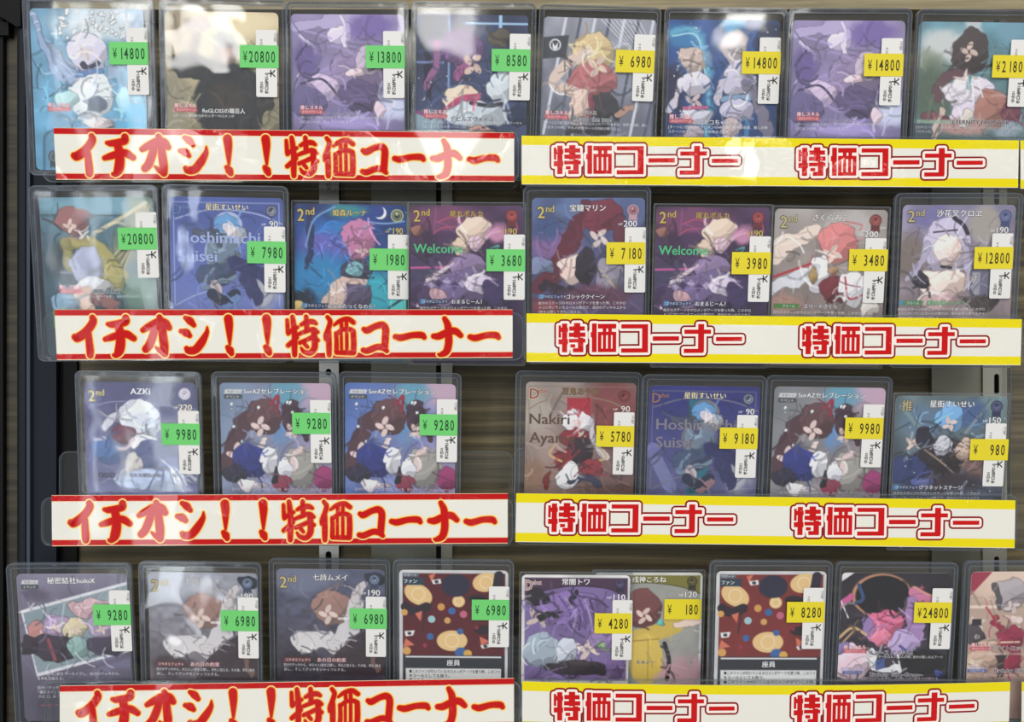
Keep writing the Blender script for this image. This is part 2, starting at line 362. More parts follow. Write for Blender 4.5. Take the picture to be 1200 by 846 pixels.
def banner(c, depth, style, label, sag=0.0, nominal=None, name='sale_banner'):
    """c: pixel corners TL, TR, BR, BL"""
    TL, TR, BR_, BL = [np.array(q, float) for q in c]
    w = nominal or 0.5 * (TR[0] - TL[0] + BR_[0] - BL[0]); h = 0.5 * (BL[1] - TL[1] + BR_[1] - TR[1])
    base = P(0.5 * (BL[0] + BR_[0]), 0.5 * (BL[1] + BR_[1]), depth)
    def m(x, y, k):
        u, v = x / w, y / h
        p = (TL * (1 - u) + TR * u) * (1 - v) + (BL * (1 - u) + BR_ * u) * v
        q = P(p[0], p[1] + sag * 4 * u * (1 - u), depth)
        return (q.x - base.x, -k, q.z - base.z)
    B = MB()
    if style == 'red': rows = [(0, .008, 'b_edge'), (.008, .118, 'b_red'), (.118, .134, 'b_edge'), (.134, .866, 'b_white'), (.866, .882, 'b_edge'), (.882, .985, 'b_red'), (.985, 1, 'b_edge')]
    else: rows = [(0, .19, 'b_yellow'), (.19, .81, 'b_white'), (.81, .99, 'b_yellow'), (.99, 1, 'b_white')]
    nx = 24
    for a, b_, mm in rows:
        v = [m(w * i / nx, h * t, 0) for t in (a, b_) for i in range(nx + 1)]
        B.add(v, [(nx + 1 + i, nx + 2 + i, i + 1, i) for i in range(nx)], M[mm])
    o_ = [m(w * i / nx, 0, 0) for i in range(nx + 1)] + [m(w * i / nx, h, 0) for i in range(nx, -1, -1)]
    n = len(o_); bk = [(x, 0.00025, z) for x, y, z in o_]
    B.add(o_ + bk, [tuple(range(n, 2 * n))] + [(i, (i + 1) % n, n + (i + 1) % n, n + i) for i in range(n)], M['paper'])
    eps = 0.0
    if style == 'red':
        for mm, grow, k0 in (('b_cream', 2.3, 5e-5), ('b_orange', 1.25, 1.1e-4), ('b_core', 0.35, 1.7e-4)):
            for sc, dx, dy, sl, strokes in BR:
                for st in strokes:
                    eps += 1.5e-7
                    for poly in stroke_poly([(x / sc, y / sc, ww / sc) for x, y, ww in st], grow):
                        eps += 2e-8
                        pts = [m(x + dx, y + dy - sl * (x + dx), k0 + eps) for x, y in poly]
                        B.add(pts, [tuple(range(len(pts)))], M[mm])
    elif style == 'yellow':
        for mm, grow, k0 in (('b_dark', 5.0, 5e-5), ('b_ringwhite', 2.9, 1.1e-4), ('b_core2', 0.0, 1.7e-4)):
            for off in (0, 288):
                for sc, dx, dy, sl, rects in GO:
                    for x0, y0, x1, y1 in rects:
                        eps += 2e-7
                        x0_, y0_, x1_, y1_ = x0 / sc - grow, y0 / sc - grow, x1 / sc + grow, y1 / sc + grow
                        pts = [m(x + dx + off, y + dy - sl * (x + dx), k0 + eps) for x, y in rrect(x0_, y0_, x1_, y1_, max(grow * 1.0, 0.15), 4)]
                        B.add(pts, [tuple(range(len(pts)))], M[mm])
    o = B.build(name); o.location = base
    tag(o, label, 'banner', 'red sale banners' if style == 'red' else 'yellow sale banners')
    return o

YT = [-0.010, -0.010, -0.001, 0.0076]                     # depth of the card tops, row by row
BY = [y - 0.002 for y in YT]
WORDS = ['top', 'second', 'third', 'bottom']
LQ = [((62.7, 149.6), (602.5, 155.4), (602.5, 213), (66, 210.6)), ((63.8, 362.6), (600.7, 362.6), (600.7, 419.2), (66.8, 422)),
      ((60.5, 580.3), (595, 578), (595, 636.9), (61, 640)), ((70, 803.5), (602.3, 794.6), (602.3, 853), (70, 862))]
RQ = [((611.3, 159), (1194, 164.5), (1193, 220), (611.3, 216)), ((617, 367.2), (1197.5, 374), (1196, 428), (617, 424)),
      ((605, 578), (1190, 586.3), (1189, 642.3), (604, 635)), ((612, 798.3), (1184, 799), (1182, 856), (612, 856))]
for i in range(4):
    banner(LQ[i], BY[i], 'red', ['red-lettered white banner under the top row, ruled red, starting below the pale blue glittering card',
                                 'red-lettered white banner under the second row, beside the yellow ¥7180 card',
                                 'red-lettered white banner with crinkled film under the row of only three green-tagged cards',
                                 'red-lettered white banner at the bottom of the rack, cut off by the frame'][i])
for i in range(4):
    banner(RQ[i], BY[i], 'yellow', ['yellow-edged banner printed twice with outlined red lettering, topmost of its kind',
                                    'yellow-edged banner with outlined red lettering under the ¥7180 to ¥12800 cards',
                                    'yellow-edged banner with outlined red lettering under the ¥5780 to ¥980 cards',
                                    'sagging yellow-edged banner with outlined red lettering at the bottom of the rack'][i],
           sag=(0, 0, 0, 4.5)[i], nominal=585)
banner(((1196, 164.5), (1290, 166), (1290, 222), (1196, 221)), BY[0], 'plain', 'edge of a further yellow-edged banner beside the topmost yellow banner')
banner(((1197.5, 799), (1290, 800), (1290, 857), (1197, 856)), BY[3], 'plain', 'edge of a further yellow-edged banner beside the sagging bottom yellow banner')

# ------------------------------------------------------------------ clear acrylic trays
def tray(row, x0, x1, lip_top, base_py, label):
    yb = BY[row]; y0, y1 = yb + 0.0004, yb + 0.0024; yk = yb + 0.0185
    cx = P((x0 + x1) / 2, 0, y0).x; zb = P(0, base_py, y0).z - 0.0014
    r = empty('acrylic_card_tray', (cx, y0, zb)); H = lambda py, y: P(0, py, y).z - zb
    X = lambda px, y: P(px, 0, y).x - cx
    e = 0.0006
    a = rrect(X(x0, y0), 0, X(x1, y0), H(lip_top, y0), 0.005); b = rrect(X(x0, y0) + e, e, X(x1, y0) - e, H(lip_top, y0) - e, 0.0046)
    q = MB(); q.slab(b, 0, y1 - y0, M['acrylic']); q.ring(a, b, 0, y1 - y0, M['acr_edge']); q.build('front_lip', r)
    xa, xb = X(x0, y0), X(x1, y0); bt = lip_top - 54
    a = rrect(xa, 0, xb, H(bt, yk), 0.005); b = rrect(xa + e, e, xb - e, H(bt, yk) - e, 0.0046)
    q = MB(); q.slab(b, yk - y0, yk - y0 + 0.002, M['acrylic']); q.ring(a, b, yk - y0, yk - y0 + 0.002, M['acr_edge']); q.build('back_panel', r)
    q = MB(); q.box((xa + 0.002, y1 - y0, 0.0002), (xb - 0.002, yk - y0, 0.0014), M['acrylic']); q.build('base', r)
    for t in (0.3, 0.7):
        q = MB(); xx = xa + (xb - xa) * t; q.box((xx - 0.01, yk - y0 + 0.002, 0.004), (xx + 0.01, WY - y0 - 0.0002, 0.010), M['acrylic']); q.build('wall_hook', r)
    tag(r, label, 'tray', 'clear trays behind the red banners' if x0 < 500 else 'clear trays behind the yellow banners')
LT = [(50, 608, 152, 210.5), (51, 613, 366, 419.5), (48, 601, 583, 637), (52, 610, 799, 860)]
RT = [(609.5, 1290, 160, 215.5), (614, 1199, 369, 423), (602.5, 1192, 579, 635.5), (610.5, 1290, 797, 856)]
for i in range(4):
    tray(i, *LT[i], 'clear acrylic tray holding the %s-row cards behind a red-lettered banner' % WORDS[i])
    tray(i, *RT[i], 'clear acrylic tray holding the %s-row cards behind a yellow-edged banner' % WORDS[i])
A = P(1184, 645, 0.0215); Bp = P(1270, 400, 0.0215)
q = MB(); b = rrect(0.0008, 0.0008, Bp.x - A.x - .0008, Bp.z - A.z - .0008, .005); a = rrect(0, 0, Bp.x - A.x, Bp.z - A.z, .0056)
q.slab(b, 0, 0.003, M['acrylic']); q.ring(a, b, 0, 0.003, M['acr_edge']); q.box((0.02, 0.003, 0.02), (0.03, WY - 0.0217, 0.03), M['acrylic'])
o = q.build('acrylic_sheet'); o.location = A
tag(o, 'lone clear acrylic sheet with a rounded corner, standing in front of the slotted upright', 'clear sheet')

# ------------------------------------------------------------------ card prints (abstract artwork, painted by code into the print's colour layer)
GW, GH = 141, 197                                          # print grid over 63 x 88 mm
UU, VV = np.meshgrid(np.linspace(0, 63, GW), np.linspace(0, 88, GH))

def vnoise(seed, cells):
    r = np.random.RandomState(seed); g = r.rand(int(cells * 1.4) + 3, cells + 3)
    x = UU / 63 * cells; y = VV / 63 * cells
    xi = x.astype(int); yi = y.astype(int); fx = x - xi; fy = y - yi
    fx = fx * fx * (3 - 2 * fx); fy = fy * fy * (3 - 2 * fy)
    return (g[yi, xi] * (1 - fx) + g[yi, xi + 1] * fx) * (1 - fy) + (g[yi + 1, xi] * (1 - fx) + g[yi + 1, xi + 1] * fx) * fy

WU = UU + 3.4 * (vnoise(101, 9) - .5) + 1.6 * (vnoise(102, 24) - .5)      # wandering coordinates: hand-cut looking edges
WV = VV + 3.4 * (vnoise(103, 9) - .5) + 1.6 * (vnoise(104, 24) - .5)

def seg_dist(pts, UU=UU, VV=VV):
    D = np.full(UU.shape, 1e9)
    for (x0, y0), (x1, y1) in zip(pts[:-1], pts[1:]):
        dx, dy = x1 - x0, y1 - y0; L = dx * dx + dy * dy + 1e-9
        t = np.clip(((UU - x0) * dx + (VV - y0) * dy) / L, 0, 1)
        D = np.minimum(D, np.hypot(UU - x0 - t * dx, VV - y0 - t * dy))
    return D

class Art:
    def __init__(s, tl, w): s.tl = tl; s.k = 63.0 / w; s.img = np.zeros((GH, GW, 3)); s.texts = []; s.boxes = []
    def c(s, x, y): return ((x - s.tl[0]) * s.k, (y - s.tl[1]) * s.k)
    def mix(s, msk, col): s.img = s.img * (1 - msk[..., None]) + np.asarray(col, float) * msk[..., None]
    def g(s, c0, c1, diag=0.0):
        t = np.clip(VV / 88 * (1 - diag) + UU / 63 * diag, 0, 1)[..., None]; s.img = np.asarray(c0, float) * (1 - t) + np.asarray(c1, float) * t
    def e(s, x, y, rx, ry, col, soft=0.4, rot=0):
        if soft > .2 and max(rx, ry) < 63 and col[0] >= 214 and 12 <= col[0] - col[1] <= 46 and -8 <= col[1] - col[2] <= 42:
            for k in range(4):                                  # pale flesh tones become a spray of petals
                t = math.radians(rot + x * 3.7 + 90 * k); s.e(x + rx * .5 * math.cos(t), y + ry * .5 * math.sin(t), max(rx, 26) * .46, max(ry, 26) * .22, [c * (.93 + .05 * (k % 2)) for c in col], .19, math.degrees(t) + 24)
            return
        cut = soft > .2; gu, gv = (WU, WV) if cut else (UU, VV)
        u, v = s.c(x, y); a = math.radians(rot); dx, dy = gu - u, gv - v
        p, q = dx * math.cos(a) + dy * math.sin(a), -dx * math.sin(a) + dy * math.cos(a); rm = min(rx, ry) * s.k
        d = np.hypot(p / (rx * s.k), q / (ry * s.k)); sf = max(soft if soft > .62 else .12, 0.5 / rm)
        m = np.clip((1 + sf * .5 - d) / sf, 0, 1); m = m * m * (3 - 2 * m)
        if cut and soft <= .62:
            sh = np.clip((p * .6 + q) / rm * .5 + .5, 0, 1)[..., None]; col = np.asarray(col, float) * (1.06 - .2 * (sh > .72) + .06 * (sh < .3))   # flat two-tone print
            s.mix(m, col); s.mix(np.clip(1 - np.abs(d - 1) * rm / .45, 0, 1) * .5, np.asarray(s.img) * .5)
        else: s.mix(m, col)
    def s(s_, pts, w, col, soft=0.3):
        c = crm([s_.c(*p) for p in pts], 5); big = w >= 20 and soft > .2
        d = seg_dist([tuple(q) for q in c], *((WU, WV) if big else (UU, VV))); h = w * s_.k / 2; sf = max((soft if soft > .62 else .1) * h, 0.25)
        s_.mix(np.clip((h + sf - d) / (2 * sf), 0, 1), col)
        if big and soft <= .62: s_.mix(np.clip(1 - np.abs(d - h) / .4, 0, 1) * .45, s_.img * .5)
    def p(s, pts, col, op=1.0):
        q = [s.c(*p) for p in pts]; q2 = q + [q[0]]; ins = np.zeros(UU.shape, bool)
        for (x0, y0), (x1, y1) in zip(q2[:-1], q2[1:]):
            if y0 != y1: ins ^= ((VV < y0) != (VV < y1)) & (UU < (x1 - x0) * (VV - y0) / (y1 - y0) + x0)
        d = seg_dist(q2); m = np.where(ins, np.clip(0.5 + d / 0.5, 0, 1), np.clip(0.5 - d / 0.5, 0, 1)); s.mix(m * op, col)
    def o(s, x, y, r, w, col):
        u, v = s.c(x, y); d = np.abs(np.hypot(UU - u, VV - v) - r * s.k); h = w * s.k / 2; s.mix(np.clip((h + .25 - d) / .5, 0, 1), col)
    def n(s, amp, cells, seed=1):
        s.img = s.img * (1 + amp * (vnoise(seed, cells)[..., None] - 0.5) * 2)
    def dots(s, n, seed, col, r=(2, 5), box=None):
        R = random.Random(seed); x0, y0, x1, y1 = box or (s.tl[0], s.tl[1], s.tl[0] + 63 / s.k, s.tl[1] + 88 / s.k)
        for _ in range(n): s.e(R.uniform(x0, x1), R.uniform(y0, y1), *([R.uniform(*r)] * 2), col, 0.6)
    def flo(s, n, seed, lo=0.62, hi=1.3, wmax=1.5):
        """loose curling brush ribbons, picking up the colour under them, as a generic pattern"""
        R = random.Random(seed)
        for _ in range(int(n * 1.8)):
            u, v = R.uniform(4, 59), R.uniform(12, 66); a = R.uniform(0, 6.28); b = R.uniform(-.5, .5); L = R.uniform(2.5, 6.5); pts = [(u, v)]
            for _k in range(5): u += math.cos(a) * L / 2; v += math.sin(a) * L / 2; a += b; pts.append((u, v))
            j, i = min(GH - 1, max(0, int(pts[2][1] / 88 * GH))), min(GW - 1, max(0, int(pts[2][0] / 63 * GW)))
            col = np.clip(s.img[j, i] * R.choice([lo, lo * 1.1, hi, hi * .9]), 8, 245); h = R.uniform(.15, wmax / 2)
            d = seg_dist(pts); s.mix(np.clip((h + .25 - d) / .5, 0, 1) * R.uniform(.35, .85), col)
    def t(s, st, x, y, h, fill=(255, 255, 255), out=None, sx=1.0, al='c', ow=0.05): s.texts.append((st, *s.c(x, y), h * s.k, fill, out, sx, al, ow))
    # printed furniture of the cards
    def badge(s, x, y, r, ring, inner, rosette=True):
        if rosette:
            s.p([(x - r * .7, y + r * .5), (x - r * .75, y + r * 2), (x - r * .3, y + r * 1.6), (x, y + r * 1.9), (x + r * .3, y + r * 1.6), (x + r * .75, y + r * 2), (x + r * .7, y + r * .5)], ring)
        s.e(x, y, r, r, ring, .1); s.e(x, y, r * .78, r * .78, inner, .1); s.o(x, y, r * .55, r * .14, ring); s.e(x, y, r * .28, r * .28, ring, .3)
    def second(s, x, y, fill=(214, 190, 110), out=(50, 40, 20), k=1.0):
        s.t('2', x - 16 * k, y + 4 * k, 50 * k, fill, out, .95, ow=.06); s.t('nd', x + 22 * k, y - 11 * k, 30 * k, fill, out, .9, ow=.06)
    def debut(s, x, y, fill=(190, 130, 110), out=(250, 235, 220), k=1.0):
        s.t('D', x - 22 * k, y + 4 * k, 44 * k, fill, out, 1, ow=.06); s.t('ebut', x + 14 * k, y - 8 * k, 21 * k, fill, out, .8, ow=.06)
    def hp(s, x, y, num, fill=(240, 240, 240), out=(60, 55, 60)):
        s.t('HP', x - 38, y + 3, 11, fill, out, 1); s.t(num, x + 4, y, 27, fill, out, 1.05)
    def oshi(s, x, y, name, nx, ny, lines, ink=(30, 28, 34), name_out=(235, 235, 240), bx=None):
        s.t('推しスキル', x, y - 18, 17, (250, 225, 228), (205, 70, 85), 1.0, ow=.07)
        s.p([(x - 46, y - 9), (x + 46, y - 9), (x + 52, y), (x + 46, y + 9), (x - 46, y + 9), (x - 52, y)], (212, 82, 95)); s.t('ホロパワー:-2', x, y, 12, (255, 235, 235))
        s.t(name, nx, ny, 20, ink, name_out, 1.0)
        for i, l in enumerate(lines): s.t(l, (bx or x - 52), y + 24 + 19 * i, 12.5, ink, name_out, 1.0, 'l', .07)
    def arts(s, x, y, plate, tagtxt, name, nx, lines, fill=(240, 240, 245), out=(40, 45, 70)):
        s.p([(x - 52, y - 10), (x + 52, y - 10), (x + 46, y + 10), (x - 58, y + 10)], plate); s.p([(x - 58, y - 10), (x - 34, y - 10), (x - 40, y + 10), (x - 58, y + 10)], (70, 140, 200) if plate[2] > plate[0] else plate)
        s.t(tagtxt, x + 6, y, 12, (240, 240, 240)); s.t(name, nx, y, 18, fill, out)
        for i, l in enumerate(lines): s.t(l, x - 58, y + 27 + 19 * i, 12.5, (238, 236, 238), (60, 50, 62), 1, 'l', .08)
    def support(s, x, y, kind):
        s.p([(x - 34, y - 10), (x + 38, y - 10), (x + 32, y + 8), (x - 40, y + 8)], (208, 208, 212)); s.t('サポート', x, y, 12, (60, 60, 64))
        s.p([(x - 40, y + 11), (x + 32, y + 11), (x + 40, y + 20), (x + 32, y + 30), (x - 40, y + 30)], (70, 78, 84)); s.t(kind, x - 4, y + 21, 13, (240, 240, 240))

SKILL = ['[ターンに1回]自分のセンターホロメンが', 'ホロメンの時、次のアーツに使える。']
EFFECT = ['自分のステージのホロメンがアーツを使った時、このホロ', 'メンに付いているエールの数だけ、自分のデッキの上から', '1枚を公開して手札に加える。']

def art_feather():
    a = Art((125, 37), 487); a.g((104, 158, 192), (92, 172, 220)); a.n(.1, 9, 1); a.e(430, 95, 190, 75, (205, 218, 228), .9)
    for k in range(13): a.dots(5, 50 + k, (228, 236, 242), (5, 10), (250, 50 + 8 * k, 560, 60 + 8 * k))
    for k in range(6):
        a.s([(140 + 6 * k, 60 + 18 * k), (205 + 6 * k, 190 + 22 * k), (330, 310 + 10 * k)], 30, [(168, 190, 226), (146, 172, 214)][k % 2], .6)
        a.s([(610 - 6 * k, 50 + 14 * k), (540, 160 + 14 * k), (455, 270 + 10 * k)], 24, [(172, 196, 224), (150, 180, 214)][k % 2], .6)
    a.e(370, 215, 85, 85, (202, 198, 220), .5); a.e(355, 222, 42, 36, (224, 204, 204), .7); a.e(378, 395, 95, 105, (214, 221, 232), .5); a.s([(330, 262), (370, 274), (410, 258)], 22, (56, 56, 82)); a.s([(320, 305), (420, 300)], 30, (90, 130, 190))
    a.e(260, 410, 52, 36, (170, 212, 214), .4); a.e(540, 415, 60, 58, (152, 204, 226), .6); a.e(570, 500, 70, 80, (84, 188, 236), .9); a.e(400, 440, 40, 36, (86, 100, 124), .6); a.e(405, 520, 70, 26, (226, 206, 206), .5)
    a.flo(46, 3); a.dots(16, 4, (236, 246, 250), (2, 6)); a.s([(235, 118), (235, 165)], 5, (240, 250, 250)); a.s([(214, 142), (256, 142)], 5, (240, 250, 250))
    a.oshi(235, 458, '', 430, 486, ['', '1枚・次のターンにこのホロメンがアーツを使う時、自分のセンター'], (235, 240, 245), (90, 110, 140), 260)
    a.badge(205, 660, 26, (48, 60, 72), (130, 160, 180)); return a
def art_gold():
    a = Art((700, 50), 490); a.g((206, 188, 146), (128, 122, 98)); a.n(.16, 7, 2); a.e(1040, 90, 160, 60, (236, 216, 168), .9); a.e(760, 130, 30, 120, (166, 146, 112), .7); a.e(740, 420, 60, 130, (150, 142, 116), .8)
    a.s([(740, 70), (760, 200), (720, 300)], 16, (140, 116, 82), .5)
    a.e(985, 430, 165, 165, (44, 46, 50), .2); a.e(820, 275, 78, 58, (40, 46, 48), .25); a.s([(760, 270), (880, 290), (980, 300)], 80, (38, 42, 46), .2); a.s([(830, 210), (840, 130)], 42, (118, 98, 90), .3); a.e(842, 104, 46, 38, (156, 138, 134), .3)
    a.e(962, 195, 60, 72, (116, 118, 118), .3); a.e(962, 222, 40, 38, (160, 126, 116), .4); a.e(960, 410, 80, 60, (62, 54, 48), .8); a.e(1130, 420, 40, 80, (58, 56, 54), .5); a.e(1160, 520, 40, 60, (130, 124, 96), .6)
    a.flo(46, 6, .7, 1.35); a.oshi(785, 464, 'ReGLOSSの職芸人', 950, 466, SKILL[:1], (236, 236, 236), (50, 50, 54)); return a
def art_lilac():
    a = Art((110, 60), 485); a.g((150, 134, 184), (118, 106, 160)); a.n(.12, 6, 3); a.e(320, 130, 55, 55, (216, 202, 240), .5); a.s([(120, 115), (250, 92), (390, 66)], 44, (182, 166, 216), .6); a.s([(330, 70), (345, 200)], 20, (226, 214, 245), .5)
    a.e(460, 110, 100, 50, (120, 96, 176), .9); a.s([(150, 150), (212, 210), (180, 260), (140, 320)], 15, (214, 206, 238)); a.e(180, 250, 50, 70, (104, 86, 156), .9)
    a.e(400, 280, 125, 92, (134, 116, 160), .4); a.e(440, 245, 62, 58, (184, 166, 190), .5); a.e(380, 300, 40, 24, (226, 196, 206), .5); a.e(405, 400, 92, 66, (88, 74, 118), .5); a.e(250, 360, 66, 56, (202, 178, 212), .35)
    a.e(180, 430, 72, 82, (98, 88, 138), .5); a.s([(150, 350), (240, 330), (310, 400), (330, 430)], 10, (70, 60, 100)); a.e(545, 440, 66, 66, (200, 208, 242), .7); a.e(490, 450, 28, 28, (222, 192, 206), .5); a.e(350, 515, 130, 30, (168, 150, 220), .8)
    a.flo(60, 9, .68, 1.25)
    a.oshi(195, 468, 'いっくよー', 345, 478, ['[ターンに1回]自分のセンターホロメンが紫か白のセンター、自分の', 'ホロメンの時、次のアーツ+を選ぶ。'], (34, 28, 50), (226, 222, 240)); return a
def art_neon_room():
    a = Art((645, 60), 470); a.g((44, 54, 92), (64, 76, 118)); a.n(.18, 6, 4)
    a.s([(785, 60), (785, 560)], 9, (116, 146, 206)); a.s([(700, 60), (700, 400)], 26, (26, 30, 54)); a.s([(860, 95), (1112, 95)], 9, (150, 192, 232)); a.s([(1000, 65), (1000, 130)], 14, (150, 200, 240)); a.s([(650, 256), (760, 256)], 10, (110, 130, 190))
    a.e(840, 185, 92, 78, (104, 66, 126), .3); a.s([(735, 165), (735, 260), (690, 370)], 30, (152, 90, 146), .4); a.s([(820, 300), (850, 250)], 40, (160, 80, 140), .6); a.e(885, 262, 50, 60, (226, 192, 174), .35); a.e(1000, 155, 42, 34, (84, 76, 64), .3)
    a.e(835, 400, 78, 56, (224, 196, 170), .3); a.s([(780, 455), (840, 410), (900, 400)], 38, (190, 62, 106), .2); a.e(1005, 350, 58, 76, (196, 206, 214), .25); a.e(900, 468, 135, 56, (188, 200, 210), .3); a.s([(880, 420), (960, 430), (1010, 420)], 16, (46, 46, 56)); a.e(1085, 470, 50, 50, (36, 48, 80), .5)
    a.e(690, 500, 70, 40, (140, 170, 186), .8); a.s([(645, 465), (720, 490)], 20, (150, 60, 130)); a.e(930, 540, 60, 26, (190, 140, 124), .5)
    a.flo(56, 12); a.dots(14, 8, (210, 220, 240), (2, 4), (650, 70, 790, 480))
    a.oshi(730, 476, 'デビルズヴォイス', 885, 486, ['[ターンに1回]このターンの間、自分のセンターホロメンのアーツ＋', '50。また自分のターンに1回。'], (36, 36, 46), (222, 226, 236)); return a
def art_city():
    a = Art((135, 75), 480); a.g((150, 152, 168), (98, 104, 124)); a.n(.14, 8, 5)
    for k in range(8): a.s([(150 + 62 * k, 560), (60 + 62 * k + 170, 80)], 12, [(206, 210, 222), (84, 90, 112)][k % 2], .4)
    for k in range(9): a.s([(380 + 20 * k, 80), (560 + 10 * k, 250)], 3, (220, 222, 230))
    a.p([(134, 160), (246, 148), (234, 238), (134, 250)], (62, 66, 76)); a.o(188, 190, 22, 6, (220, 222, 226)); a.p([(176, 178), (188, 196), (200, 178), (198, 204), (188, 212), (178, 204)], (226, 228, 230))
    a.e(355, 210, 90, 82, (206, 178, 128), .3); a.e(355, 340, 98, 92, (176, 96, 100), .6); a.e(372, 275, 52, 56, (228, 200, 186), .4); a.s([(325, 215), (235, 275), (190, 345), (290, 390)], 46, (224, 196, 182), .2)
    a.e(300, 440, 46, 80, (220, 188, 174), .4); a.e(405, 455, 66, 72, (58, 56, 64), .35); a.s([(350, 400), (345, 470)], 30, (150, 66, 84), .5); a.s([(460, 470), (530, 440)], 26, (184, 142, 122)); a.e(350, 545, 100, 26, (54, 52, 60), .5)
    a.flo(60, 15, .72, 1.25); a.t('武々勇', 350, 468, 15, (60, 50, 50), (235, 230, 225))
    a.oshi(205, 490, 'Reach the top!', 360, 494, ['[ターンに1回]自分のセンターホロメンのアーツを＋50、相手の前衛、推し', 'ホロメンの時、手札の枚数ターンが2枚の時さらに。'], (34, 34, 42), (226, 228, 236)); return a
def art_waterfall():
    a = Art((668, 85), 462); a.g((22, 74, 150), (40, 60, 112)); a.n(.2, 6, 6); a.e(730, 150, 80, 50, (44, 122, 186), .9); a.e(940, 102, 46, 30, (66, 166, 220), .7); a.e(1090, 150, 60, 70, (22, 40, 84), .8); a.e(690, 380, 50, 120, (44, 48, 86), .8)
    a.s([(680, 140), (775, 122), (825, 205), (840, 360), (852, 580)], 26, (84, 172, 212), .8); a.s([(690, 150), (790, 150), (830, 300)], 6, (160, 216, 236))
    a.e(780, 242, 54, 56, (190, 166, 156), .35); a.e(785, 335, 66, 46, (204, 198, 216), .3); a.e(785, 415, 46, 40, (216, 186, 186), .4); a.s([(745, 440), (838, 436)], 14, (200, 84, 132)); a.e(795, 472, 66, 36, (198, 198, 216), .35); a.s([(725, 370), (690, 450)], 26, (206, 198, 214))
    a.e(950, 190, 60, 66, (182, 168, 172), .4); a.e(962, 320, 76, 78, (188, 182, 206), .35); a.s([(905, 300), (880, 420)], 26, (200, 190, 210)); a.s([(905, 402), (1010, 396)], 20, (124, 160, 200)); a.e(962, 445, 74, 40, (180, 174, 202), .35); a.s([(1000, 330), (1060, 430), (1095, 540)], 54, (120, 116, 142), .4)
    a.e(945, 530, 46, 50, (190, 166, 166), .4); a.e(795, 550, 46, 40, (170, 152, 168), .4); a.s([(1000, 480), (1020, 580)], 20, (60, 130, 190)); a.flo(56, 18); a.dots(40, 9, (222, 232, 244), (1.5, 4.5))
    a.oshi(735, 492, 'モコちゃん！', 890, 496, ['[ターンに1回]自分のホロメンのHPを20、相手の前衛、推しの時', 'ステージのホロメン1人をお休みさせる。'], (236, 238, 244), (50, 60, 100)); return a
def art_field():
    a = Art((755, 92), 487); a.g((96, 154, 172), (92, 108, 104)); a.n(.14, 6, 7); a.e(870, 190, 120, 70, (200, 206, 206), .9); a.e(800, 270, 70, 60, (156, 166, 146), .9); a.e(825, 390, 100, 130, (86, 106, 88), .9); a.e(1150, 130, 60, 60, (110, 160, 184), .8); a.e(990, 110, 40, 50, (190, 200, 206), .8)
    a.s([(850, 400), (880, 320), (960, 290)], 44, (106, 72, 82), .6); a.e(985, 205, 80, 92, (74, 62, 62), .35); a.e(975, 215, 42, 50, (226, 198, 184), .4); a.e(990, 385, 110, 76, (216, 206, 222), .35); a.e(970, 325, 60, 26, (226, 204, 196), .5); a.e(975, 480, 76, 60, (204, 192, 212), .4)
    a.s([(985, 320), (980, 370)], 16, (90, 150, 160)); a.e(1085, 450, 66, 84, (168, 112, 98), .6); a.e(845, 495, 60, 26, (118, 60, 76), .5); a.e(1175, 470, 46, 50, (118, 62, 78), .5); a.e(975, 530, 110, 42, (186, 142, 136), .7); a.e(985, 490, 36, 34, (206, 196, 186), .4); a.e(1165, 540, 60, 30, (150, 168, 184), .7); a.e(790, 560, 60, 40, (70, 90, 100), .7); a.s([(870, 450), (850, 570)], 24, (220, 192, 178), .4)
    a.flo(60, 21, .75, 1.22); a.p([(755, 502), (930, 502), (926, 518), (755, 518)], (140, 176, 150), .7); a.t('[ゲームに1回]SP推しスキル', 840, 510, 13, (52, 66, 60), (200, 216, 204))
    a.t('ETERNITY FRONTIER', 1045, 511, 19, (48, 42, 50), (222, 214, 218)); a.t('自分のエールデッキを手に取り、自分のセンターホロメンを1人、相手の', 760, 534, 13, (50, 44, 52), (214, 208, 214), 1, 'l'); a.t('ホロメンに。', 760, 552, 13, (50, 44, 52), (214, 208, 214), 1, 'l'); return a
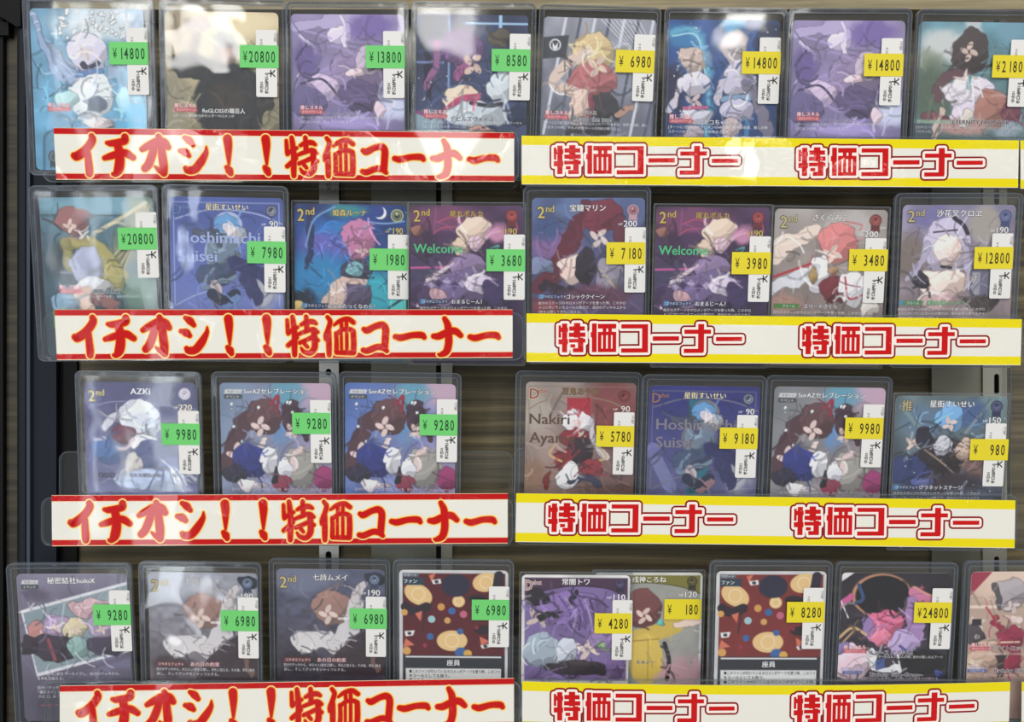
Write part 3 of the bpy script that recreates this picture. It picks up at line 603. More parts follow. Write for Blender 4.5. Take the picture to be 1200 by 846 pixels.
def art_batting():
    a = Art((165, 95), 485); a.g((84, 128, 150), (46, 70, 84)); a.n(.14, 5, 8); a.e(400, 130, 240, 40, (110, 164, 186), .8); a.p([(165, 165), (650, 170), (650, 180), (165, 175)], (60, 90, 104)); a.e(250, 370, 70, 80, (34, 50, 64), .8)
    a.s([(440, 390), (550, 280), (600, 140)], 90, (146, 146, 106), .8)
    for k in range(7): a.s([(420 + 14 * k, 390 + 6 * k), (540, 270 + 12 * k), (600 + 6 * k, 130)], 5, [(206, 196, 140), (110, 104, 90)][k % 2])
    a.s([(390, 250), (500, 190), (620, 120)], 17, (196, 186, 150)); a.e(310, 190, 70, 60, (146, 90, 92), .35); a.e(292, 215, 34, 34, (232, 200, 186), .4)
    a.s([(275, 290), (340, 285), (420, 320), (490, 430)], 58, (172, 162, 86), .3); a.s([(275, 290), (285, 380)], 40, (150, 142, 74)); a.e(355, 390, 66, 96, (152, 158, 188), .4); a.e(475, 440, 50, 52, (166, 156, 92), .4); a.e(372, 470, 90, 36, (206, 206, 212), .4)
    a.s([(330, 500), (360, 560)], 66, (224, 186, 168), .3); a.s([(390, 520), (470, 570)], 54, (154, 98, 96), .3); a.e(350, 255, 36, 22, (226, 214, 206), .4); a.e(590, 500, 90, 76, (92, 134, 114), .9); a.e(260, 545, 66, 36, (116, 156, 186), .5); a.p([(200, 575), (232, 575), (232, 655), (200, 655)], (120, 184, 66)); a.p([(200, 660), (235, 660), (235, 780), (200, 780)], (98, 88, 74))
    a.flo(50, 24, .72, 1.25); a.oshi(280, 494, '無限の体力', 435, 496, ['[ターンに1回]自分のホロメンがアーツを使い、相手ホロメンをダウンした時、'], (34, 38, 44), (212, 222, 226), 235); return a
def star_print(bg0, bg1, pale, dim, txt, out, teal):
    a = Art((720, 95), 490); a.g(bg0, bg1); a.n(.1, 4, 9)
    if teal: a.p([(898, 155), (990, 155), (990, 600), (898, 600)], (34, 108, 134)); a.s([(752, 410), (826, 550)], 56, (112, 118, 172), .2); a.e(755, 385, 46, 36, (96, 100, 166), .5)
    a.e(1130, 500, 60, 70, (176, 178, 190), .9); a.s([(745, 190), (860, 155), (970, 148), (1100, 165), (1205, 205)], 5, pale); a.s([(738, 118), (738, 560)], 3, pale); a.s([(738, 118), (1190, 118)], 3, pale); a.s([(1192, 118), (1192, 560)], 3, pale)
    a.s([(745, 560), (820, 520), (910, 490)], 4, pale)
    a.t('Hoshimachi', 757, 266, 50, txt, None, 1.1, 'l'); a.t('Suisei', 757, 346, 50, txt, None, 1.1, 'l')
    a.e(972, 212, 62, 56, pale, .2); a.e(972, 212, 56, 50, (82, 142, 200), .3); a.e(1010, 250, 50, 40, (170, 170, 172), .6); a.e(975, 225, 26, 26, (206, 190, 196), .5); a.e(948, 330, 78, 86, pale, .15); a.e(948, 330, 72, 80, (98, 118, 140), .3); a.s([(838, 240), (910, 250), (930, 290)], 34, (70, 80, 104))
    a.e(915, 425, 84, 54, (58, 74, 110), .3); a.s([(900, 400), (850, 470), (930, 460), (1000, 440)], 20, (110, 134, 160)); a.s([(1000, 375), (1075, 405), (1150, 440)], 62, (44, 48, 104), .25); a.s([(1050, 450), (1090, 520)], 60, (50, 54, 104), .3); a.s([(900, 470), (925, 530)], 40, (196, 178, 186)); a.s([(900, 510), (950, 540), (1000, 510)], 48, (40, 48, 76), .2); a.s([(960, 570), (1010, 530)], 30, dim)
    a.flo(44, 27, .7, 1.3); a.badge(1160, 150, 26, (54, 60, 90), (150, 160, 180), False); a.debut(775, 145, dim, out); a.t('星街すいせい', 968, 137, 27, (236, 226, 196), out, 1.0); a.hp(1165, 205, '90', (236, 236, 240), (50, 54, 80)); return a
def art_star_blue(): return star_print((64, 86, 176), (112, 126, 190), (168, 184, 226), (96, 130, 190), (168, 184, 230), (40, 46, 84), False)
def art_star_navy(): return star_print((42, 46, 140), (104, 104, 126), (120, 118, 126), (150, 110, 120), (134, 128, 140), (60, 50, 40), True)
def art_forest():
    a = Art((135, 125), 455); a.g((26, 58, 142), (18, 112, 156)); a.n(.2, 6, 11); a.e(300, 250, 100, 66, (32, 122, 206), .9); a.e(250, 300, 90, 70, (92, 92, 196), .9); a.e(240, 410, 130, 90, (28, 130, 196), .9); a.e(470, 480, 60, 90, (34, 172, 196), .9); a.e(350, 150, 80, 24, (40, 140, 150), .9)
    a.s([(200, 130), (208, 250), (194, 370)], 22, (34, 46, 96)); a.s([(200, 200), (260, 140)], 8, (50, 70, 130)); a.s([(300, 135), (215, 190), (180, 300)], 7, (110, 160, 220), .8); a.e(484, 158, 25, 25, (228, 236, 242), .1); a.e(475, 152, 24, 24, (38, 62, 150), .1); a.s([(400, 190), (500, 200), (580, 190)], 6, (120, 170, 230), .8)
    a.e(398, 262, 76, 82, (184, 108, 154), .35); a.e(412, 312, 34, 30, (226, 190, 190), .4); a.e(385, 400, 66, 62, (54, 54, 84), .4); a.e(382, 386, 38, 34, (112, 178, 188), .3); a.e(305, 500, 52, 80, (202, 172, 160), .5, 20); a.e(392, 492, 54, 62, (82, 72, 104), .4); a.s([(330, 430), (430, 440)], 22, (220, 186, 176)); a.e(560, 520, 44, 50, (70, 206, 206), .8); a.e(165, 520, 56, 46, (24, 40, 62), .7); a.e(150, 545, 26, 20, (224, 190, 110), .6); a.s([(520, 540), (580, 500)], 10, (24, 70, 90))
    a.flo(60, 30, .66, 1.4); a.dots(26, 10, (150, 226, 240), (1.5, 4)); a.second(178, 165, (208, 188, 112), (60, 50, 30)); a.t('姫森ルーナ', 360, 159, 24, (220, 200, 130), (60, 50, 30)); a.badge(552, 168, 26, (176, 184, 130), (30, 50, 60), False); a.hp(552, 229, '190', (206, 188, 112), (50, 44, 34))
    a.arts(222, 536, (24, 50, 100), 'コラボエフェクト', 'んなあたっくなのら！', 365, EFFECT); return a
def art_neon_sign():
    a = Art((620, 130), 485); a.g((76, 46, 88), (48, 34, 76)); a.n(.18, 6, 12); a.e(760, 180, 170, 50, (122, 60, 106), .9); a.s([(740, 200), (800, 180), (850, 215), (760, 225), (720, 250)], 5, (200, 70, 110)); a.e(655, 240, 40, 24, (150, 96, 84), .5); a.e(700, 420, 80, 60, (66, 60, 96), .9)
    a.s([(620, 396), (780, 392)], 9, (204, 74, 152)); a.s([(960, 390), (1095, 380)], 6, (160, 70, 130)); a.t('Welcome', 740, 312, 40, (78, 196, 132), None, 1.2); a.s([(1040, 190), (1060, 160), (1080, 230)], 6, (190, 80, 110)); a.s([(965, 310), (1000, 300), (980, 330)], 6, (70, 190, 180))
    a.e(900, 238, 78, 66, (218, 192, 172), .35); a.e(895, 280, 34, 36, (214, 180, 200), .5); a.e(826, 310, 26, 40, (206, 180, 160), .5); a.e(862, 380, 78, 56, (132, 108, 152), .35); a.s([(800, 375), (740, 420), (690, 440)], 16, (214, 190, 206)); a.e(850, 470, 135, 72, (104, 86, 134), .4)
    for k in range(9): a.p([(690 + 34 * k, 470 - 8 * (k % 3)), (708 + 34 * k, 452 - 8 * (k % 3)), (726 + 34 * k, 470 - 8 * (k % 3)), (708 + 34 * k, 488 - 8 * (k % 3))], (66, 50, 96) if k % 2 else (176, 156, 200))
    a.e(915, 462, 62, 40, (206, 192, 216), .3); a.s([(650, 560), (690, 455), (740, 440)], 12, (226, 206, 216)); a.s([(670, 445), (720, 425)], 6, (40, 30, 50)); a.e(690, 530, 44, 50, (70, 50, 90), .5); a.e(730, 505, 34, 30, (196, 150, 160), .4); a.e(1010, 500, 86, 60, (60, 46, 92), .6); a.e(1000, 250, 40, 40, (200, 130, 170), .8)
    a.flo(66, 33, .66, 1.3); a.second(665, 170, (206, 178, 96), (60, 44, 24)); a.t('尾丸ポルカ', 860, 165, 25, (200, 168, 90), (56, 40, 26)); a.badge(1055, 172, 26, (120, 34, 40), (196, 80, 80), True); a.hp(1048, 238, '190', (208, 180, 96), (56, 44, 30))
    a.arts(720, 540, (26, 56, 110), 'コラボエフェクト', 'おまるじーん！', 862, EFFECT); return a
def art_coat():
    a = Art((85, 100), 480); a.g((78, 98, 152), (92, 62, 98)); a.n(.15, 6, 13); a.e(170, 290, 100, 60, (132, 92, 152), .9); a.e(150, 230, 60, 50, (60, 84, 140), .8); a.e(250, 140, 60, 40, (90, 114, 166), .8)
    a.s([(320, 140), (255, 260), (190, 400), (120, 480)], 70, (106, 36, 56), .3); a.e(385, 180, 84, 70, (118, 42, 62), .35); a.s([(460, 200), (470, 300)], 50, (110, 44, 66), .5); a.e(372, 270, 50, 52, (226, 202, 196), .4); a.e(262, 400, 58, 66, (226, 196, 186), .3); a.e(312, 390, 46, 90, (46, 36, 50), .4); a.e(415, 430, 54, 90, (142, 134, 154), .4); a.s([(380, 400), (440, 480)], 10, (190, 170, 140)); a.e(130, 385, 60, 40, (114, 128, 168), .6)
    a.s([(140, 480), (240, 490)], 50, (48, 36, 52), .4); a.e(360, 520, 160, 50, (96, 54, 80), .7); a.e(150, 560, 60, 30, (140, 60, 70), .7)
    a.flo(60, 36, .7, 1.3); a.second(140, 156, (206, 190, 120), (60, 56, 50)); a.t('宝鐘マリン', 322, 142, 27, (242, 240, 236), (70, 60, 80)); a.badge(515, 152, 24, (196, 150, 160), (140, 60, 80), True); a.hp(500, 208, '200', (238, 236, 240), (80, 70, 90))
    a.arts(172, 518, (26, 50, 110), 'コラボエフェクト', 'ゴシッククイーン', 315, EFFECT); return a
def art_hand_red():
    a = Art((140, 145), 477); a.g((166, 158, 154), (132, 110, 104)); a.n(.12, 7, 14); a.e(440, 210, 120, 50, (186, 180, 178), .8); a.e(190, 550, 90, 40, (176, 132, 120), .8)
    a.s([(146, 355), (215, 285), (305, 235)], 66, (236, 214, 200), .3); a.s([(150, 285), (230, 255), (290, 250)], 26, (238, 216, 204)); a.e(415, 282, 88, 86, (214, 120, 120), .35); a.s([(440, 195), (510, 210), (500, 235)], 8, (206, 120, 120)); a.e(392, 332, 46, 44, (240, 212, 200), .4); a.e(330, 420, 50, 86, (226, 222, 230), .35); a.s([(130, 480), (240, 440), (310, 400)], 56, (214, 216, 226), .3)
    a.s([(136, 435), (300, 375)], 11, (188, 48, 62)); a.e(405, 485, 66, 56, (116, 42, 52), .35); a.e(400, 405, 26, 20, (176, 130, 80), .4); a.e(310, 420, 20, 40, (170, 136, 80), .4); a.e(482, 475, 60, 76, (222, 222, 230), .35); a.s([(450, 430), (470, 520), (540, 500)], 8, (190, 50, 64)); a.e(560, 560, 40, 50, (214, 206, 200), .6)
    a.flo(60, 39, .72, 1.18); a.second(195, 195, (196, 184, 140), (90, 80, 60)); a.t('さくらみこ', 375, 180, 27, (245, 240, 238), (90, 80, 78)); a.badge(567, 190, 26, (110, 40, 44), (190, 90, 84), True); a.hp(548, 247, '200', (240, 238, 236), (80, 74, 72))
    a.arts(208, 555, (76, 140, 60), 'ブルーム', 'エリートさくら', 350, EFFECT); return a
def art_silver():
    a = Art((685, 125), 480); a.g((140, 132, 168), (150, 126, 116)); a.n(.15, 7, 15); a.e(730, 350, 70, 100, (128, 112, 106), .9); a.e(1040, 210, 70, 80, (166, 158, 150), .8); a.e(800, 170, 90, 40, (116, 110, 170), .8)
    a.e(880, 290, 100, 125, (186, 176, 204), .35); a.e(880, 312, 54, 64, (240, 210, 200), .4); a.s([(905, 180), (945, 210), (965, 245)], 18, (52, 46, 62)); a.s([(820, 240), (920, 230)], 7, (60, 52, 70)); a.e(870, 455, 115, 62, (240, 208, 196), .35); a.e(768, 440, 42, 36, (52, 46, 58), .35); a.s([(800, 290), (765, 390), (720, 440)], 32, (176, 168, 198)); a.s([(955, 300), (980, 420), (1000, 520)], 32, (180, 172, 202)); a.s([(860, 385), (900, 390)], 12, (50, 44, 56))
    a.e(860, 530, 100, 40, (186, 154, 156), .6); a.e(1040, 540, 80, 34, (72, 62, 62), .6); a.p([(985, 400), (1070, 400), (1070, 512), (985, 512)], (106, 104, 130)); a.p([(992, 408), (1028, 408), (1028, 505), (992, 505)], (150, 150, 166)); a.t('7', 1004, 440, 34, (210, 205, 200), (70, 60, 60))
    a.flo(66, 42, .72, 1.2); a.second(738, 168, (196, 180, 130), (70, 64, 60)); a.t('沙花叉クロヱ', 925, 160, 28, (242, 240, 240), (80, 72, 90)); a.badge(1122, 172, 26, (60, 70, 120), (120, 130, 180), True); a.hp(1108, 230, '190', (240, 238, 240), (70, 66, 80))
    a.arts(738, 540, (80, 140, 90), 'ブルーム', '獲物は獲っちゃう', 885, EFFECT, (150, 210, 160), (50, 70, 60)); return a
def art_umbrella():
    a = Art((355, 100), 485); a.g((80, 80, 130), (130, 136, 184)); a.n(.12, 6, 16); a.s([(370, 210), (480, 185), (620, 190), (840, 215)], 5, (140, 140, 180)); a.s([(380, 560), (560, 480), (700, 500)], 5, (150, 150, 190))
    a.e(605, 260, 88, 92, (206, 212, 226), .5); a.s([(560, 190), (490, 240), (440, 300)], 30, (206, 206, 222)); a.e(515, 320, 46, 40, (112, 52, 74), .3); a.e(608, 362, 60, 46, (226, 222, 228), .4); a.s([(430, 392), (520, 382), (560, 345)], 20, (206, 184, 198)); a.e(630, 290, 40, 36, (176, 190, 210), .6); a.e(650, 425, 90, 76, (82, 92, 138), .5); a.e(560, 465, 44, 56, (194, 188, 184), .3); a.e(440, 400, 60, 60, (78, 112, 172), .5); a.s([(400, 350), (440, 345)], 18, (190, 190, 210))
    a.e(640, 530, 170, 50, (168, 184, 218), .6); a.e(780, 500, 60, 56, (202, 206, 226), .4)
    for k in range(6): a.s([(700, 420), (620 + 60 * k, 570)], 9, (100, 110, 160))
    a.flo(50, 45, .74, 1.22); a.dots(30, 12, (220, 224, 240), (1.5, 3)); a.second(405, 155, (226, 212, 150), (40, 36, 50)); a.t('AZKi', 600, 138, 26, (248, 248, 248), None, 1.1); a.badge(792, 148, 26, (196, 186, 206), (220, 214, 228), False); a.hp(790, 206, '220', (246, 240, 220), (70, 66, 90))
    for k in range(3): a.o(418 + 25 * k, 510, 9, 4, (44, 44, 60))
    a.t('君と新たな開拓の地へ', 600, 508, 17, (50, 50, 66), (200, 206, 226)); a.t('140', 735, 506, 19, (60, 60, 76), (220, 224, 236)); a.t('+50 白', 798, 506, 14, (60, 60, 76), (220, 224, 236)); a.t('このアーツはホロメンが使う。', 412, 532, 10, (60, 60, 80), None, 1, 'l'); return a
def art_duet(top=(72, 112, 196), right=(172, 150, 186)):
    a = Art((342, 105), 473); a.g(top, right, .65); a.n(.1, 5, 17); a.e(770, 140, 100, 60, (196, 160, 186), .9); a.e(620, 150, 80, 50, (90, 160, 190), .9); a.e(600, 300, 40, 80, (96, 140, 196), .8)
    a.s([(500, 210), (430, 300), (385, 410), (360, 480)], 70, (88, 58, 68), .35); a.e(525, 245, 70, 78, (98, 64, 70), .35); a.e(512, 292, 44, 52, (240, 212, 206), .4); a.e(412, 412, 52, 58, (238, 210, 206), .35); a.s([(490, 400), (520, 350)], 30, (238, 212, 206)); a.e(468, 440, 82, 72, (44, 52, 128), .35); a.e(400, 505, 56, 42, (46, 42, 62), .4); a.e(542, 435, 40, 62, (226, 226, 236), .4); a.s([(560, 195), (590, 160), (585, 220)], 14, (170, 40, 60))
    a.e(648, 245, 52, 72, (70, 46, 62), .35); a.e(646, 310, 34, 42, (236, 204, 198), .4); a.s([(690, 250), (700, 340)], 30, (74, 48, 62)); a.e(685, 470, 80, 92, (152, 148, 142), .35); a.s([(640, 470), (680, 380)], 26, (226, 200, 196)); a.e(612, 480, 28, 50, (210, 210, 220), .4); a.e(785, 515, 46, 60, (152, 46, 104), .4); a.e(605, 545, 40, 36, (146, 50, 74), .4); a.e(480, 548, 66, 22, (226, 214, 222), .4); a.e(575, 500, 14, 36, (40, 44, 52), .4)
    a.flo(54, 48, .72, 1.2); a.dots(12, 14, (230, 236, 246), (4, 9), (350, 150, 800, 360)); a.support(400, 143, 'イベント'); a.t('SorAZセレブレーション', 586, 140, 23, (250, 250, 250), (44, 48, 70))
    a.t('自分のデッキを上から2枚見る。その後、自分のときのそらが2枚以上あれば', 385, 565, 12.5, (50, 44, 56), (226, 220, 230), 1, 'l'); return a
def art_duet_blue(): return art_duet()
def art_duet_glare(): return art_duet((120, 146, 180), (160, 140, 178))  # same print, pale glare mixed into the background colours
def art_duet_grey_glare(): return art_duet((128, 134, 140), (150, 132, 140))  # same print again, background greyed to stand for glare
def art_kimono():
    a = Art((60, 100), 465); a.g((170, 156, 146), (104, 62, 60), .45); a.n(.14, 5, 18); a.e(430, 210, 110, 150, (140, 66, 66), .9); a.e(110, 230, 60, 80, (176, 164, 150), .9); a.e(90, 500, 60, 60, (150, 112, 90), .9); a.s([(75, 215), (140, 180), (270, 160), (420, 180), (515, 230)], 5, (150, 120, 100)); a.s([(75, 118), (75, 570)], 3, (150, 126, 108)); a.s([(75, 118), (512, 118)], 3, (150, 120, 104))
    a.p([(235, 165), (335, 165), (335, 245), (235, 245)], (186, 36, 52)); a.t('Nakiri', 78, 256, 46, (98, 74, 62), None, 1.1, 'l'); a.t('Ayame', 78, 336, 46, (98, 72, 62), None, 1.1, 'l')
    a.e(278, 268, 58, 56, (214, 210, 216), .35); a.e(280, 280, 30, 28, (234, 206, 198), .5); a.e(275, 330, 72, 40, (138, 34, 46), .35); a.e(292, 395, 62, 64, (52, 40, 48), .35); a.s([(335, 260), (352, 340), (400, 420)], 26, (202, 198, 208)); a.e(225, 430, 42, 50, (126, 38, 44), .4); a.s([(185, 370), (165, 410), (220, 440)], 9, (210, 170, 110)); a.s([(380, 380), (405, 420), (350, 440)], 9, (210, 170, 110)); a.e(245, 505, 46, 66, (222, 222, 230), .35); a.s([(260, 520), (340, 515), (380, 540)], 28, (58, 58, 88)); a.e(345, 465, 50, 36, (146, 46, 54), .4); a.s([(165, 490), (155, 540)], 26, (130, 40, 40)); a.e(300, 320, 20, 12, (220, 190, 180), .4)
    a.dots(40, 16, (206, 150, 100), (1.5, 4), (60, 420, 200, 580)); a.flo(54, 51, .7, 1.3); a.debut(118, 145, (150, 84, 72), (216, 190, 170)); a.t('百鬼あやめ', 290, 138, 27, (150, 120, 84), (70, 46, 34)); a.badge(475, 155, 24, (92, 30, 34), (170, 70, 66), False); a.hp(478, 209, '90', (238, 230, 226), (90, 50, 50)); return a
def art_stage():
    a = Art((655, 155), 480); a.g((98, 124, 132), (58, 58, 84)); a.n(.2, 7, 19); a.e(780, 260, 100, 70, (92, 122, 152), .9); a.e(1060, 220, 60, 60, (110, 140, 140), .8); a.e(990, 240, 60, 60, (66, 96, 150), .8); a.s([(680, 200), (800, 340)], 16, (120, 150, 150), .8); a.s([(1060, 180), (960, 320)], 12, (130, 150, 160), .8)
    a.e(890, 240, 62, 62, (106, 166, 222), .35); a.e(892, 278, 36, 40, (236, 206, 196), .4); a.e(870, 420, 115, 92, (48, 40, 46), .35); a.e(862, 368, 40, 40, (188, 190, 202), .35); a.e(738, 362, 42, 34, (226, 192, 176), .35); a.e(790, 330, 38, 50, (44, 40, 60), .4); a.e(962, 390, 46, 52, (204, 170, 154), .5); a.s([(790, 390), (860, 440), (930, 500)], 8, (150, 130, 110)); a.e(1025, 460, 60, 60, (116, 88, 84), .7); a.e(725, 480, 84, 70, (46, 58, 108), .6); a.e(900, 530, 150, 40, (58, 48, 58), .7); a.e(780, 530, 50, 26, (80, 90, 150), .6)
    a.flo(72, 54, .64, 1.4); a.dots(30, 18, (170, 200, 220), (2, 5)); a.t('推', 705, 198, 44, (190, 176, 140), (60, 60, 56)); a.t('星街すいせい', 898, 190, 28, (246, 246, 246), (50, 60, 80)); a.badge(1090, 200, 26, (40, 46, 86), (96, 104, 150), True); a.hp(1082, 259, '150', (240, 240, 240), (60, 66, 76))
    a.arts(722, 555, (24, 50, 104), 'コラボエフェクト', 'プラネットステージ', 868, EFFECT); return a
def art_snapshot():
    a = Art((65, 158), 485); a.g((122, 116, 142), (84, 76, 98)); a.n(.14, 4, 20); a.e(150, 250, 60, 30, (96, 86, 112), .9); a.e(480, 560, 100, 40, (110, 106, 140), .9); a.e(230, 760, 150, 60, (70, 66, 86), .9)
    a.p([(75, 324), (562, 192), (566, 510), (130, 630)], (216, 216, 224)); a.p([(86, 336), (562, 206), (562, 499), (134, 613)], (132, 152, 162)); a.e(400, 312, 120, 46, (190, 152, 160), .6)
    for x, y, r, c in ((160, 420, 54, (184, 120, 116)), (225, 390, 54, (164, 140, 178)), (308, 405, 56, (204, 188, 150)), (425, 395, 60, (156, 140, 168))): a.e(x, y, r, r, c, .4); a.e(x + 5, y + 16, r * .5, r * .45, (234, 204, 194), .5)
    a.e(215, 495, 120, 62, (58, 48, 64), .5); a.e(320, 500, 46, 56, (132, 168, 164), .4); a.e(450, 485, 90, 46, (66, 56, 78), .5); a.s([(190, 460), (215, 550)], 16, (150, 66, 80)); a.e(110, 480, 36, 50, (56, 44, 56), .5)
    a.p([(65, 630), (130, 648), (570, 520), (570, 540), (140, 668), (95, 900), (65, 900)], (92, 84, 106), .5); a.flo(46, 57, .7, 1.3); a.support(124, 196, 'イベント'); a.t('秘密結社holoX', 306, 188, 28, (250, 250, 250), (60, 56, 70))
    for k, l in enumerate(['自分の手札1枚をアーカイブし、自分のデッキから、', 'を手札に加える。', '', '自分のデッキから、「ラプラス・ダークネス」か', '「鷹嶺ルイ」か「博衣こより」か「沙花叉', 'クロヱ」か「風真いろは」を1枚公開する。']): a.t(l, 132, 616 + 21 * k, 14, (226, 224, 232), (60, 54, 70), 1, 'l')
    a.t('LIMITED：ターンに1枚しか使えない。', 140, 762, 12, (206, 90, 100), None, 1, 'l'); return a
def art_lean(bg=(84, 90, 118), bg1=(64, 50, 60)):
    a = Art((50, 135), 460); a.g(bg, bg1); a.n(.12, 20, 21); a.n(.1, 5, 22); a.e(150, 170, 150, 70, tuple(min(255, c + 26) for c in bg), .9)
    a.e(290, 300, 86, 80, (152, 112, 102), .35); a.s([(290, 215), (310, 195), (330, 205)], 6, (130, 100, 96)); a.e(268, 332, 44, 50, (232, 206, 196), .4); a.s([(150, 455), (230, 440), (300, 470)], 84, (216, 211, 213), .3); a.s([(300, 470), (350, 400), (395, 290)], 70, (210, 204, 208), .3); a.s([(390, 270), (410, 210)], 36, (206, 196, 198)); a.p([(260, 560), (300, 500), (380, 430), (430, 400), (520, 520), (520, 600), (240, 600)], (58, 42, 50), .9); a.s([(440, 400), (450, 480), (480, 580)], 24, (122, 88, 78), .4); a.e(470, 175, 44, 30, (42, 42, 56), .5); a.e(150, 540, 90, 40, tuple(c * .8 for c in bg1), .7)
    a.flo(40, 60, .76, 1.16); a.second(95, 188, (206, 190, 130), (80, 76, 70)); a.t('七詩ムメイ', 278, 170, 26, (244, 242, 240), (70, 66, 80)); a.badge(465, 178, 24, (56, 70, 96), (130, 150, 180), True); a.hp(460, 234, '190', (240, 240, 240), (70, 70, 84))
    a.p([(80, 524), (195, 524), (190, 544), (76, 544)], (120, 40, 46)); a.t('コラボエフェクト', 138, 534, 12, (245, 240, 240)); a.t('あの日の約束', 282, 533, 18, (235, 205, 205), (150, 60, 64))
    for k, l in enumerate(['自分のデッキから、ホロメン1枚を公開し、手札に加える。その後、手札1枚を', '戻し、そしてデッキをシャッフルする。']): a.t(l, 78, 556 + 20 * k, 13, (232, 230, 234), (60, 50, 60), 1, 'l')
    return a
def art_lean_dark(): return art_lean()
def art_lean_glare(): return art_lean((150, 154, 168), (84, 68, 76))  # lighter background carries the white glare on this copy
def art_confetti(bg=(98, 24, 32)):
    a = Art((573, 138), 467); a.g((206, 206, 208), (206, 206, 208)); a.p([(588, 152), (1027, 152), (1027, 640), (588, 640)], bg); a.n(.05, 8, 23)
    CR, OR_ = (236, 194, 124), (226, 160, 74)
    for x, y, rx, ry, rot in ((655, 245, 64, 44, 30), (945, 190, 58, 42, -10), (800, 450, 66, 46, 0), (828, 275, 27, 26, 10), (1010, 330, 26, 24, 0)):
        a.e(x, y, rx, ry, CR, .08, rot); a.o(x, y, min(rx, ry) * .62, 5, (244, 214, 160))
    a.e(815, 205, 62, 50, (40, 40, 66), .1); a.s([(600, 300), (640, 318), (690, 300)], 40, (44, 30, 44), .1); a.s([(1000, 160), (990, 230)], 40, (44, 34, 52), .1); a.e(905, 262, 40, 18, (44, 34, 44), .2); a.e(930, 400, 36, 20, (44, 32, 38), .2)
    for p_ in (((640, 330), (672, 318), (665, 365)), ((880, 300), (900, 296), (896, 330)), ((918, 430), (965, 452), (925, 470)), ((590, 480), (640, 470), (600, 440)), ((700, 160), (730, 152), (712, 190))): a.p(p_, (222, 110, 80)); 
    for p_ in (((596, 408), (640, 405), (632, 428), (600, 432)), ((922, 470), (960, 462), (962, 478), (930, 484)), ((712, 182), (750, 176), (754, 196), (718, 200))): a.p(p_, (226, 226, 226)); cx = sum(q[0] for q in p_) / 4; cy = sum(q[1] for q in p_) / 4; a.e(cx, cy, 9, 7, (60, 60, 66), .2)
    for x, y, r, c in ((753, 300, 16, (222, 152, 70)), (799, 318, 16, (48, 98, 170)), (849, 332, 16, (204, 92, 122)), (712, 355, 16, (152, 198, 206)), (706, 432, 15, (48, 98, 170)), (835, 408, 14, (48, 98, 170)), (596, 325, 14, (226, 160, 70)), (905, 390, 9, (150, 30, 60)), (683, 472, 9, (170, 40, 70)), (780, 360, 14, (220, 160, 80)), (605, 496, 18, OR_), (838, 505, 26, (48, 98, 170)), (868, 508, 18, (226, 170, 60))): a.e(x, y, r, r, c, .12)
    a.s([(690, 300), (680, 350), (672, 408)], 6, (50, 30, 40))
    a.p([(588, 515), (1027, 515), (1027, 640), (588, 640)], (44, 48, 56)); a.p([(600, 519), (1012, 519), (1012, 526), (600, 526)], (214, 214, 216)); a.p([(600, 574), (1012, 574), (1012, 720), (600, 720)], (222, 222, 222)); a.t('座員', 806, 548, 25, (240, 240, 240))
    for k, l in enumerate(['■このファンが付いているホロメンがアーツを使う時、このファン', 'をエールとしても扱う。', '■このファンが付いているホロメンがダウンした時、']): a.t(l, 616, 587 + 20 * k, 14.5, (50, 50, 54), None, 1, 'l')
    a.p([(588, 152), (660, 152), (654, 168), (588, 168)], (96, 110, 124)); a.t('サポート', 620, 160, 12, (230, 232, 236)); a.p([(588, 170), (685, 170), (676, 187), (685, 204), (588, 204)], (38, 62, 80)); a.t('ファン', 622, 187, 17, (244, 244, 244)); return a
def art_confetti_dark(): return art_confetti()
def art_confetti_red(): return art_confetti((134, 40, 38))
def art_violet():
    a = Art((42, 158), 456); a.g((214, 212, 210), (214, 212, 210)); a.p([(55, 171), (488, 171), (488, 620), (55, 620)], (118, 96, 158)); a.n(.1, 6, 24); a.p([(55, 171), (488, 171), (488, 255), (400, 215), (260, 205), (140, 225), (55, 262)], (76, 46, 76)); a.s([(55, 265), (140, 226), (260, 206), (400, 216), (488, 256)], 4, (50, 30, 50))
    a.e(260, 300, 150, 76, (126, 98, 166), .4); a.e(110, 345, 60, 50, (216, 192, 178), .3); a.e(130, 490, 76, 86, (150, 166, 182), .3); a.e(110, 255, 50, 40, (40, 34, 44), .4); a.e(320, 480, 62, 56, (232, 208, 198), .3); a.e(390, 430, 60, 66, (140, 112, 172), .5); a.e(230, 490, 50, 66, (190, 196, 212), .35); a.e(290, 565, 150, 34, (60, 52, 58), .5); a.e(440, 560, 40, 56, (108, 80, 140), .5); a.s([(120, 345), (170, 320), (190, 330)], 26, (36, 32, 40))
    a.s([(245, 290), (275, 230)], 20, (34, 30, 42)); a.e(380, 465, 18, 14, (150, 190, 130), .5)
    for k in range(7): a.s([(200 + 26 * k, 250 + 8 * (k % 3)), (250 + 20 * k, 330), (230 + 28 * k, 400)], 9, [(96, 72, 140), (164, 140, 196), (70, 54, 104)][k % 3])
    a.flo(64, 63, .6, 1.3); a.debut(92, 198, (170, 130, 128), (230, 220, 220), .95); a.t('常闇トワ', 270, 187, 26, (248, 246, 248), (60, 40, 60)); a.badge(456, 195, 22, (46, 36, 66), (96, 84, 130), True); a.hp(450, 253, '110', (242, 240, 242), (70, 56, 76)); return a
